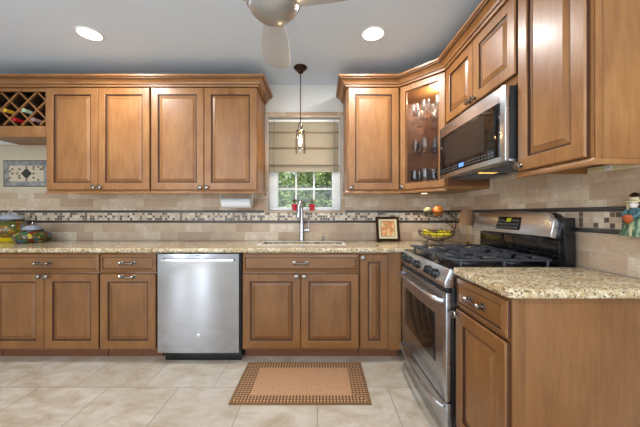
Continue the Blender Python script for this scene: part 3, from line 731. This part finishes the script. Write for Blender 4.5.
# framed picture
PICT = M('picture_print'); o_ = PICT.sep(PICT.co('Object')); nz = PICT.noise(PICT.map(PICT.co(), scale=(1, 1, 1)), 26, 2, .5)
PICT.P(Base_Color=PICT.ramp(nz, [(.36, srgb(222, 206, 160)), (.47, srgb(226, 160, 96)), (.56, srgb(206, 120, 80)), (.66, srgb(160, 150, 80))]), Roughness=.6)
r = empty('picture_frame', (.655, -.125, CT1), 'dark brown framed picture of orange flowers leaning on the backsplash beside the fruit basket', 'picture frame')
T = Matrix.Rotation(math.radians(-14), 4, 'X') @ Matrix.Translation((0, 0, .001))
mb = MB(); mb.panel(-.112, .112, .002, .240, [(0, -.012, BRONZE), (0, .010, BRONZE), (.004, .014, BRONZE), (.016, .012, BRONZE), (.024, .005, BRONZE), (.024, .002, BRONZE)], mat4=T, hole=True)
FR = mb.build('frame', r, angle=20)
MB().box(-.088, .088, -.002, .010, .026, .216, CREAM, mat4=T).build('mat_board', r)
MB().box(-.063, .063, -.004, -.0018, .052, .192, PICT.m, mat4=T).build('print', r)
MB().box(-.067, .067, -.003, -.0017, .048, .196, BRONZE, mat4=T).build('print_border', r)
# fruit basket
BW = plain('basket_wire', (50, 34, 26), .4, .6)
BX, BY = 1.05, -.27
r = empty('fruit_basket', (BX, BY, CT1), 'two-tier dark wire fruit basket in the corner holding bananas and apples', 'fruit basket')
def wire_bowl(cx, cz, R, h, name):
    mb = MB()
    for k, t in enumerate((1, .8, .55, .3)):
        rr = R*math.sin(t*PI/2); z = cz+h*(1-math.cos(t*PI/2)); mb.tube([(cx+rr*math.cos(a*PI/12), rr*math.sin(a*PI/12), z) for a in range(24)], .0032 if k == 0 else .0017, BW, 6, closed=True)
    for a in range(16):
        A = a*PI/8; mb.tube([(cx+R*math.sin(t*PI/16)*math.cos(A), R*math.sin(t*PI/16)*math.sin(A), cz+h*(1-math.cos(t*PI/16))) for t in range(9)], .0017, BW, 5)
    mb.build(name, r)
wire_bowl(0, .022, .155, .085, 'lower_bowl'); wire_bowl(-.035, .235, .100, .045, 'upper_bowl')
mb = MB(); mb.tube([(.155, 0, .105), (.18, 0, .15), (.172, 0, .22), (.12, 0, .27), (.085, 0, .285), (.065, 0, .278)], .0045, BW, 8, sm=2)
mb.tube([(.17, 0, .13), (.10, 0, .18), (.03, 0, .225), (-.02, 0, .236)], .0035, BW, 8, sm=2)
for a in (.5, 2.6, 4.7): mb.tube([(.07*math.cos(a), .07*math.sin(a), .028), (.085*math.cos(a), .085*math.sin(a), .004), (.095*math.cos(a), .095*math.sin(a), .004)], .0035, BW, 8)
mb.build('stand', r)
BAN = M('banana_skin'); nb = BAN.noise(BAN.co(), 18, 4); BAN.P(Base_Color=BAN.ramp(nb, [(.4, srgb(236, 212, 44)), (.6, srgb(246, 224, 70)), (.72, srgb(150, 120, 30))]), Roughness=.45)
def banana(x, y, z, rot, tilt, lab):
    b = empty('banana', (x, y, z), lab, 'banana', rot); T = Matrix.Rotation(tilt, 4, 'X')
    pts = [(.085*math.sin(t), 0, -.055*math.cos(t)+.055) for t in [(-1.15+2.3*i/10) for i in range(11)]]
    MB().tube(pts, [.005, .012, .016, .018, .0185, .0185, .018, .017, .015, .011, .006], BAN.m, 10, T).build('fruit', b)
    MB().tube([pts[-1], (pts[-1][0]+.014, 0, pts[-1][2]+.012)], .0045, plain('stem_brown', (96, 84, 30), .6), 7, T).build('stem', b)
banana(BX-.015, BY-.066, CT1+.074, .03, .15, 'yellow banana at the front of the lower wire bowl')
banana(BX-.005, BY-.018, CT1+.082, -.02, .0, 'yellow banana in the middle of the lower wire bowl, behind the front one')
banana(BX-.015, BY+.030, CT1+.080, .03, -.1, 'yellow banana lying at the back of the lower wire bowl')
LEM = plain('lemon_skin', (226, 206, 48), .45); GAP = plain('green_apple', (150, 170, 50), .35); RAP = M('peach_skin'); RAP.P(Base_Color=RAP.ramp(RAP.noise(RAP.co(), 12, 2), [(.4, srgb(196, 62, 30)), (.6, srgb(232, 140, 54))]), Roughness=.4)
def fruit(name, x, y, z, R, m, lab, cat, long=1, ax=(0, 0, 1)):
    b = empty(name, (x, y, z), lab, cat)
    n = 14; p = [(R*math.sin(PI*i/n)*(1 if long == 1 else 1), -R*long*math.cos(PI*i/n)*(1-.10*(math.sin(PI*i/n) < .3)) ) for i in range(n+1)]
    MB().lathe(p, m, seg=22, axis=ax).build('flesh', b); a = Vector(ax).normalized(); MB().tube([a*R*long*.84, a*(R*long+.012)], .0016, plain('twig', (80, 56, 30), .7), 6).build('stem', b)
fruit('lemon', BX+.080, BY-.055, CT1+.088, .028, LEM, 'yellow lemon at the right front of the lower wire bowl', 'lemon', 1.25, (1, .4, .1))
fruit('green_apple', BX+.070, BY+.072, CT1+.092, .030, GAP, 'greenish apple at the right side of the lower wire bowl', 'apple')
fruit('lemon', BX-.105, BY-.02, CT1+.098, .027, LEM, 'yellow lemon at the left side of the lower wire bowl', 'lemon', 1.25, (.3, 1, .1))
fruit('peach', BX+.012, BY-.01, CT1+.292, .045, RAP.m, 'orange-red peach in the upper wire bowl, on the right', 'peach')
fruit('pear', BX-.078, BY-.008, CT1+.290, .032, plain('pear_skin', (122, 116, 84), .45), 'dull green-grey pear in the upper wire bowl, on the left', 'pear', 1.3, (1, .2, .25))
# little table lamp
SHD = M('burlap_shade'); SHD.P(Base_Color=SHD.ramp(SHD.noise(SHD.co(), 150, 3), [(.35, srgb(126, 90, 62)), (.65, srgb(158, 120, 88))]), Roughness=.9)
r = empty('table_lamp', (1.238, -.44, CT1), 'small brass table lamp with a brown fabric shade in the corner behind the range', 'lamp')
MB().lathe([(0, 0), (.040, 0), (.041, .006), (.034, .016), (.018, .026), (.007, .034), (.005, .05), (0, .05)], BRASS).build('lamp_base', r)
MB().cyl((0, 0, .045), (0, 0, .262), .0045, BRASS).build('stem', r)
MB().lathe([(.067, .170), (.043, .300), (.041, .300), (.065, .170)], SHD.m, seg=36).build('lamp_shade', r)
mb = MB(); mb.tube([(-.042, 0, .296), (.042, 0, .296)], .0015, BRASS); mb.cyl((0, 0, .26), (0, 0, .303), .004, BRASS); mb.build('shade_fitter', r)
# painted jars
def jar_mat(name, seed, pal):
    m = M(name); v = m.node('ShaderNodeTexVoronoi'); m.set(v.inputs['Vector'], m.mix(.06, m.map(m.co(), loc=(seed, seed*.7, .1)), m.noise(m.co(), 24, 2, .5, 1))); v.inputs['Scale'].default_value = 30
    h = m.sep(v.outputs['Color'])[0]; n = m.noise(m.co(), 40, 3)
    c = m.ramp(h, [(i/len(pal), srgb(*p)) for i, p in enumerate(pal)], 'CONSTANT'); c = m.mix(m.ramp(n, [(.55, (0, 0, 0, 1)), (.75, (.5, .5, .5, 1))]), c, srgb(60, 60, 40))
    m.P(Base_Color=c, Roughness=.18); return m.m
J1 = jar_mat('jar_glaze_amber', 2.0, [(134, 96, 30), (96, 106, 120), (150, 106, 30), (76, 84, 34), (120, 60, 30), (110, 84, 34)])
J2 = jar_mat('jar_glaze_blue', 5.3, [(58, 90, 130), (50, 84, 36), (170, 150, 30), (116, 34, 24), (78, 62, 30), (60, 94, 60)])
LIDG = plain('white_lid', (150, 156, 168), .2); DKB = plain('jar_rim_brown', (58, 42, 24), .3); YEL = plain('yellow_glaze', (222, 196, 30), .2)
r = empty('ceramic_jar', (-2.93, -.15, CT1), 'larger painted amber ceramic jar with a pale lid at the counter left end', 'jar')
mb = MB(); mb.lathe([(0, 0), (.085, 0), (.10, .01), (.130, .06), (.142, .11), (.135, .155), (.105, .190), (.085, .200), (0, .200)], J1, seg=36); mb.build('jar_body', r)
mb = MB(); mb.lathe([(.0865, .001), (.102, .010), (.122, .042), (.124, .046), (.088, .001)], YEL, seg=36); mb.build('yellow_foot_band', r)
mb = MB(); mb.lathe([(.080, .199), (.092, .199), (.092, .212), (.080, .212)], DKB, seg=36); mb.build('rim', r)
ld = MB().lathe([(0, .212), (.092, .212), (.096, .217), (.088, .232), (.06, .254), (.02, .266), (0, .262)], LIDG, seg=36).build('lid', r)
MB().lathe([(0, .262), (.010, .264), (.007, .268), (.015, .278), (.010, .290), (0, .293)], CHROME, seg=20).build('knob', ld)
r = empty('ceramic_jar', (-2.655, -.21, CT1), 'smaller squat blue, green and red ceramic jar beside the larger amber jar', 'jar')
mb = MB(); mb.lathe([(0, 0), (.09, 0), (.115, .012), (.134, .045), (.130, .072), (.105, .095), (.072, .108), (0, .108)], J2, seg=36); mb.build('jar_body', r)
mb = MB(); mb.lathe([(.066, .107), (.078, .107), (.078, .117), (.066, .117)], DKB, seg=36); mb.build('rim', r)
ld = MB().lathe([(0, .117), (.074, .117), (.078, .121), (.068, .136), (.045, .153), (.015, .160), (0, .160)], LIDG, seg=36).build('lid', r)
MB().lathe([(0, .155), (.009, .157), (.006, .164), (.013, .172), (.008, .182), (0, .184)], CHROME, seg=20).build('knob', ld)

# mosaic plaque set in the tile under the wine rack, with its pale stone surround
r = empty('mosaic_plaque', (-2.92, 0, 1.42), 'rectangular mosaic tile plaque with a dark central diamond below the wine rack', 'plaque')
GRY = M('marble_grey'); GRY.P(Base_Color=GRY.ramp(GRY.noise(GRY.co(), 20, 5), [(.35, srgb(112, 116, 120)), (.65, srgb(166, 164, 158))]), Roughness=.35)
STP = plain('pale_stone', (206, 192, 168), .5)
mb = MB(); mb.box(-.36, .36, -.004, -.0005, -.062, .40, STP, .001); mb.build('stone_surround', r)
mb = MB(); mb.box(-.235, .235, -.010, -.004, 0, .262, BLACKM, .002); mb.box(-.227, .227, -.012, -.0095, .008, .254, GRY.m, .001); mb.build('marble_border', r)
mb = MB(); mb.box(-.172, .172, -.014, -.0115, .052, .208, STP)
rn = random.Random(4)
DKT = plain('dark_stone_tile', (58, 56, 56), .35); MDT = plain('brown_stone_tile', (112, 92, 76), .4)
for i in range(-7, 8):
    for j in range(-3, 4):
        x, z = i*.0235, .13+j*.0215
        d_ = abs(i)*.0235+abs(j)*.0215
        if d_ < .062: continue
        mt = DKT if (i % 3 == 0 and j % 2 == 0 and rn.random() < .75) else (MDT if rn.random() < .12 else None)
        if mt and abs(x) < .165: mb.box(x-.009, x+.009, -.0155, -.0138, z-.0085, z+.0085, mt)
mb.build('mosaic_field', r)
mb = MB()
for i in range(3):
    for j in range(3): 
        T = Matrix.Translation((0, 0, .130)) @ Matrix.Rotation(PI/4, 4, 'Y'); mb.box((i-1.5)*.026+.001, (i-.5)*.026-.001, -.017, -.0138, (j-1.5)*.026+.001, (j-.5)*.026-.001, DKT, mat4=T)
mb.build('central_diamond', r)

# ceramic lady hanging on the right wall
r = empty('wall_figurine', (XR-.012, -1.652, 1.060), 'painted ceramic lady figurine in a green skirt hanging on the tiled right wall', 'figurine', -PI/2)
SKIRT = M('green_skirt'); SKIRT.P(Base_Color=SKIRT.ramp(SKIRT.noise(SKIRT.map(SKIRT.co(), scale=(1, 1, .2)), 70, 2), [(.4, srgb(60, 92, 72)), (.52, srgb(98, 128, 104)), (.64, srgb(186, 182, 140))]), Roughness=.4)
ORG = plain('orange_heart', (176, 88, 48), .35); FACE = plain('pale_face', (226, 214, 204), .4); BLU = plain('blue_sash', (66, 104, 110), .4)
mb = MB(); mb.lathe([(0, 0), (.066, 0), (.060, .02), (.045, .06), (.028, .095), (.020, .105), (0, .105)], SKIRT.m, (0, -.028, 0), 36, sy=.42, flute=lambda a, z: 1+.07*math.cos(12*a)*(z < .08)); mb.build('skirt', r)
mb = MB(); mb.lathe([(0, 0), (.022, 0), (.030, .025), (.020, .045), (0, .05)], BLU, (0, -.028, .098), 20, sy=.6)
mb.tube([(-.024, -.034, .135), (-.038, -.046, .112), (-.014, -.060, .092)], .009, BLU, 10, sm=2); mb.tube([(.024, -.034, .135), (.038, -.046, .112), (.014, -.060, .092)], .009, BLU, 10, sm=2); mb.build('bodice', r)
mb = MB(); mb.lathe([(0, -.03), (.020, -.008), (.026, .008), (.018, .02), (0, .018)], ORG, (0, -.062, .088), 20, sy=.5); mb.build('heart', r)
mb = MB(); mb.lathe([(0, -.02), (.013, -.015), (.0185, 0), (.013, .015), (0, .02)], FACE, (0, -.032, .160), 20); mb.lathe([(0, 0), (.0035, .003), (0, .006)], FACE, (0, -.050, .158), 8, axis=(0, -1, 0))
for s in (-1, 1): mb.lathe([(0, -.002), (.002, 0), (0, .002)], BLACK, (s*.006, -.0497, .163), 8)
mb.lathe([(0, -.001), (.003, 0), (0, .001)], RED, (0, -.0495, .151), 8); mb.build('head', r)
mb = MB(); mb.lathe([(.0, 0), (.045, 0), (.047, .004), (.022, .010), (.020, .024), (0, .028)], CREAM, (0, -.030, .173), 24, sy=.6); mb.build('hat', r)
mb = MB()
for s in (-1, 1): mb.box(s*.034-.02, s*.034+.02, -.012, -.004, .11, .185, CREAM, .004)
mb.build('wings', r); MB().lathe([(0, 0), (.02, .005), (.024, .012), (.010, .022), (0, .024)], BRONZE, (0, -.026, .198), 20, sy=.6).build('bow', r)

r.scale = (.80, .80, .80)
# plug strip and linear lights under the cabinets
r = empty('plug_strip', (XR-.001, -1.44, 1.342), 'cream outlet strip on the tile under the right-hand tall wall cabinet', 'outlet', -PI/2)
MB().box(0, .32, -.022, 0, 0, .030, CREAM, .003).build('strip_body', r)
for k in range(2):
    mb = MB(); x = .10+.12*k; mb.box(x-.017, x+.017, -.0245, -.021, .003, .027, WHITE, .002)
    for s in (-1, 1): mb.box(x+s*.006-.001, x+s*.006+.001, -.0252, -.0240, .013, .021, BLACK)
    mb.build('outlet', r)
for x0, lab in ((-2.2, 'slim under-cabinet light bar below the wall cabinet beside the wine rack'), (-1.25, 'slim under-cabinet light bar below the wall cabinet left of the window')):
    r = empty('light_bar', (x0, -.20, 1.373), lab, 'light'); MB().box(0, .36, -.03, .03, -.022, 0, CREAM, .003).build('light_housing', r); MB().box(.02, .34, -.022, .022, -.0245, -.0215, CREAM).build('diffuser', r)
r = empty('puck_light', (.93, -.30, UZ0-.001), 'small lit puck light on the underside of the glass corner cabinet', 'light')
MB().lathe([(0, 0), (.034, 0), (.034, -.012), (.028, -.014)], CHROME).build('housing', r); MB().lathe([(.028, -.0135), (0, -.0145)], WARMP).build('lens', r)
light('under_cabinet_puck_glow', 'SPOT', (.93, -.30, UZ0-.018), (0, 0, 0), 6, (1, .86, .66), spot_size=2.4, spot_blend=.6, shadow_soft_size=.025)

# ---------------------------------------------------------------- roman shade
FAB = M('roman_shade_fabric'); nf = FAB.noise(FAB.map(FAB.co(), scale=(1, 1, 6)), 60, 3)
FAB.P(Base_Color=FAB.ramp(nf, [(.35, srgb(186, 175, 154)), (.65, srgb(204, 194, 174))]), Roughness=.9)
tl = FAB.node('ShaderNodeBsdfTranslucent'); tl.inputs[0].default_value = srgb(206, 194, 172); mx = FAB.node('ShaderNodeMixShader'); mx.inputs[0].default_value = .4
FAB.l.new(FAB.b.outputs[0], mx.inputs[1]); FAB.l.new(tl.outputs[0], mx.inputs[2]); FAB.l.new(mx.outputs[0], FAB.out.inputs[0])
TRIMF = plain('shade_tape', (146, 130, 104), .9)
r = empty('roman_shade', (-.160, 0, 1.570), 'beige fabric roman shade half lowered over the sink window', 'blind')
hw = .350
prof_ = [(.052, .525), (.050, .44), (.045, .418), (.030, .402), (.046, .398), (.050, .30), (.045, .262), (.028, .245), (.046, .240), (.050, .14), (.045, .098), (.024, .070), (.044, .066), (.048, .04), (.020, .012), (.022, .0), (.044, .004), (.050, .03)]
b = bmesh.new(); L0 = [b.verts.new((-hw, y, z)) for y, z in prof_]; L1 = [b.verts.new((hw, y, z)) for y, z in prof_]
for i in range(len(prof_)-1): b.faces.new((L0[i], L1[i], L1[i+1], L0[i+1]))
bmesh.ops.recalc_face_normals(b, faces=b.faces); bmesh.ops.solidify(b, geom=b.faces[:], thickness=.0015)
MB().merge(b, FAB.m).build('shade_fabric', r, angle=60)
mb = MB()
for z, y in ((.404, .0275), (.247, .0255), (.072, .0215)): mb.tube([(-hw, y, z), (hw, y, z)], .0035, TRIMF, 6)
mb.build('fold_rib', r)
for s in (-1, 1): MB().tube([(s*(hw-.045), .0265, .52), (s*(hw-.045), .0185, .01)], .0022, TRIMF, 6).build('side_tape', r)
mb = MB(); MB().box(-hw-.008, hw+.008, .025, .065, .508, .530, WHITE, .003).build('head_rail', r)

# pendant lamp
r = empty('pendant_lamp', (-.172, -.33, ZC), 'bronze pendant lamp with a clear glass shade and glowing bulb over the sink', 'lamp')
MB().lathe([(0, 0), (.058, 0), (.060, -.006), (.050, -.014), (.046, -.022), (.030, -.028), (.022, -.048), (.010, -.056), (0, -.056)], BRONZE, seg=28).build('canopy', r)
MB().cyl((0, 0, -.05), (0, 0, -.49), .0045, BRONZE).build('rod', r)
MB().lathe([(0, -.48), (.010, -.482), (.014, -.50), (.022, -.505), (.024, -.515), (.020, -.52), (.020, -.55), (.038, -.556), (.040, -.566), (.030, -.568), (0, -.568)], PEWTER, seg=24).build('socket', r)
MB().lathe([(.034, -.564), (.040, -.575), (.044, -.60), (.046, -.72), (.044, -.76), (.0425, -.76), (.0445, -.72), (.0425, -.60), (.038, -.577), (.032, -.566)], JARG, seg=32).build('glass_shade', r)
bl = MB().lathe([(0, -.568), (.012, -.57), (.014, -.60), (.022, -.64), (.023, -.665), (.014, -.69), (0, -.697)], JARG, seg=24).build('bulb', r)
mb = MB()
for k in range(5): a = 2*PI*k/5; mb.tube([(.006*math.cos(a), .006*math.sin(a), -.60), (.012*math.cos(a+.6), .012*math.sin(a+.6), -.672)], .0024, FILA, 6)
mb.build('filament', bl)
light('pendant_glow', 'POINT', (-.172, -.33, ZC-.64), (0, 0, 0), 2.5, (1, .78, .5), shadow_soft_size=.02)

# recessed ceiling lights
def downlight(x, y, lab, e=13.5):
    r = empty('recessed_light', (x, y, ZC), lab, 'light')
    MB().lathe([(.0, -.001), (.070, -.001), (.072, -.006), (.083, -.004), (.085, 0)], WHITE, seg=40).build('trim_ring', r)
    MB().lathe([(.070, -.0025), (.04, -.0075), (0, -.0085)], LAMP, seg=40).build('lens', r)
    light('recessed_light_glow', 'AREA', (x, y, ZC-.012), (0, 0, 0), e, (1, .985, .97), shape='DISK', size=.15)
downlight(-1.65, -.79, 'round recessed ceiling light on the left, over the floor before the dishwasher')
downlight(.38, -.79, 'round recessed ceiling light on the right, near the glass corner cabinet')
downlight(-1.65, -2.9, 'added unseen recessed ceiling light behind the camera on the left'); downlight(.38, -2.9, 'added unseen recessed ceiling light behind the camera on the right')  # unseen pair added to light the room evenly

# ceiling fan
HX, HY = -.228, -1.42
r = empty('ceiling_fan', (HX, HY, ZC), 'grey ceiling fan with a rounded hub and paddle blades at the top of the photo', 'fan')
MB().lathe([(0, 0), (.07, 0), (.068, -.03), (.03, -.05), (.016, -.055), (.016, -.13), (.05, -.14), (.108, -.155), (.130, -.185), (.131, -.235), (.125, -.250), (0, -.250)], NICKEL, seg=48).build('motor_housing', r)
MB().lathe([(.126, -.236), (.133, -.240), (.133, -.258), (.124, -.262)], CHROME, seg=48).build('chrome_band', r)
MB().lathe([(.125, -.252), (.124, -.268), (.112, -.294), (.086, -.319), (.05, -.336), (0, -.342)], plain('fan_bowl', (176, 174, 172), .28, .55), seg=48).build('bottom_cap', r)
BLD = plain('fan_blade', (200, 203, 208), .25, .15)
for k, a in enumerate((97, -17, 223)):
    A = math.radians(a); pts = []
    for i in range(21):
        t = i/20; x = .10+.47*t; wv = .050+.042*math.sin(min(1, t*1.35)*PI/2); e = max(0, (t-.82)/.18); wv *= math.sqrt(max(0, 1-e**2.2*.82)); pts.append((x, wv))
    poly = [(x, -w_) for x, w_ in pts]+[(x, w_) for x, w_ in pts[::-1]]
    T = Matrix.Rotation(A, 4, 'Z') @ Matrix.Translation((0, 0, -.272)) @ Matrix.Rotation(math.radians(10), 4, 'X')
    bl = MB().prism(poly, -.004, .004, BLD, 'z', bev=.0015, mat4=T).build('blade', r, angle=50)

# ---------------------------------------------------------------- rug
RUG = M('woven_rug'); o = RUG.sep(RUG.co()); hx, hy = .4325, .235
dx = RUG.math('SUBTRACT', hx, RUG.math('ABSOLUTE', o[0])); dy = RUG.math('SUBTRACT', hy, RUG.math('ABSOLUTE', o[1]))
dmin = RUG.math('MINIMUM', dx, dy); horiz = RUG.math('LESS_THAN', dy, dx)
cs = RUG.math('ADD', RUG.math('MULTIPLY', horiz, o[0]), RUG.math('MULTIPLY', RUG.math('SUBTRACT', 1, horiz), o[1]))
st = RUG.math('GREATER_THAN', RUG.math('SINE', RUG.math('MULTIPLY', cs, 2*PI/.0205)), -.15)
br = RUG.math('GREATER_THAN', RUG.math('SINE', RUG.math('MULTIPLY', dmin, 2*PI/.022)), -.75)
inn = RUG.math('MULTIPLY', RUG.math('GREATER_THAN', dx, .110), RUG.math('GREATER_THAN', dy, .080)); edge = RUG.math('LESS_THAN', dmin, .010)
fine = RUG.noise(RUG.co(), 160, 3)
tan = RUG.ramp(fine, [(.35, srgb(166, 122, 86)), (.65, srgb(190, 148, 112))])
c = RUG.mix(RUG.math('MULTIPLY', st, br), srgb(98, 68, 38), tan); c = RUG.mix(inn, c, tan); c = RUG.mix(edge, c, srgb(116, 82, 46))
RUG.P(Base_Color=c, Roughness=.95); RUG.bump(fine, .5, .002)
tag(MB().box(-hx, hx, -hy, hy, 0, .008, RUG.m, .003).build('rug', None, (-.120, -.875, .0005)), 'tan woven rug with a dark striped border on the floor before the sink', 'rug')

# ---------------------------------------------------------------- outdoors beyond the sink window
GRASS = M('grass'); GRASS.P(Base_Color=GRASS.ramp(GRASS.noise(GRASS.co(), 8, 5), [(.35, srgb(84, 116, 50)), (.65, srgb(134, 156, 80))]), Roughness=.9)
tag(MB().box(-25, 25, .2, 30, -.30, -.20, GRASS.m).build('lawn'), 'green lawn outside the sink window', 'lawn', kind='structure')
tag(MB().box(-25, 25, -40, YR-.2, -.30, -.20, GRASS.m).build('lawn'), 'green lawn behind the house', 'lawn', kind='structure')
LEAF = M('leaf'); LEAF.P(Base_Color=LEAF.ramp(LEAF.noise(LEAF.co(), 6, 4), [(.35, srgb(78, 104, 50)), (.5, srgb(128, 150, 82)), (.68, srgb(186, 200, 140))]), Roughness=.55)
BARK = plain('bark', (92, 76, 60), .9)
def shrub(x, y, R, H, seed, lab):
    rn = random.Random(seed); r = empty('leafy_tree', (x, y, -.20), lab, 'tree'); mb = MB()
    mb.tube([(0, 0, 0), (.05, .02, H*.4), (0, 0, H*.75)], [.09, .07, .03], BARK, 8, sm=1)
    for k in range(6): a = k*1.05; mb.tube([(.03, .01, H*(.2+.07*k)), (R*.4*math.cos(a), R*.4*math.sin(a), H*(.35+.07*k)), (R*.7*math.cos(a), R*.7*math.sin(a), H*(.45+.07*k))], .02, BARK, 6, sm=1)
    mb.build('trunk', r); b = bmesh.new()
    blobs = [(rn.uniform(-.5, .5)*R, rn.uniform(-.5, .5)*R, rn.uniform(.2, .85)*H, rn.uniform(.4, .65)*R) for _ in range(20)]
    for _ in range(8000):
        bx, by, bz, br_ = rn.choice(blobs); v = Vector((rn.gauss(0, 1), rn.gauss(0, 1), rn.gauss(0, 1))).normalized()*br_*rn.uniform(.6, 1.05); c = Vector((bx, by, bz))+v
        if c.z < .1: continue
        u = Vector((rn.gauss(0, 1), rn.gauss(0, 1), rn.gauss(0, 1))).normalized(); w_ = u.orthogonal().normalized(); s_ = rn.uniform(.035, .075)
        b.faces.new([b.verts.new(c+u*s_), b.verts.new(c+w_*s_*.5), b.verts.new(c-u*s_), b.verts.new(c-w_*s_*.5)])
    i = 0; me = MB(); me.mi(LEAF.m); tm = bpy.data.meshes.new('t'); b.to_mesh(tm); b.free(); me.bm.from_mesh(tm); bpy.data.meshes.remove(tm); o = me.build('foliage', r, angle=180); o['kind'] = 'stuff'
shrub(-1.35, 4.4, .76, 3.4, 1, 'leafy green tree outside the sink window, seen through the left panes')
shrub(-.42, 6.8, 1.15, 4.2, 2, 'leafy green tree outside the sink window, seen through the middle panes')
shrub(.50, 4.4, .76, 3.2, 3, 'leafy green tree outside the sink window, seen through the right panes')
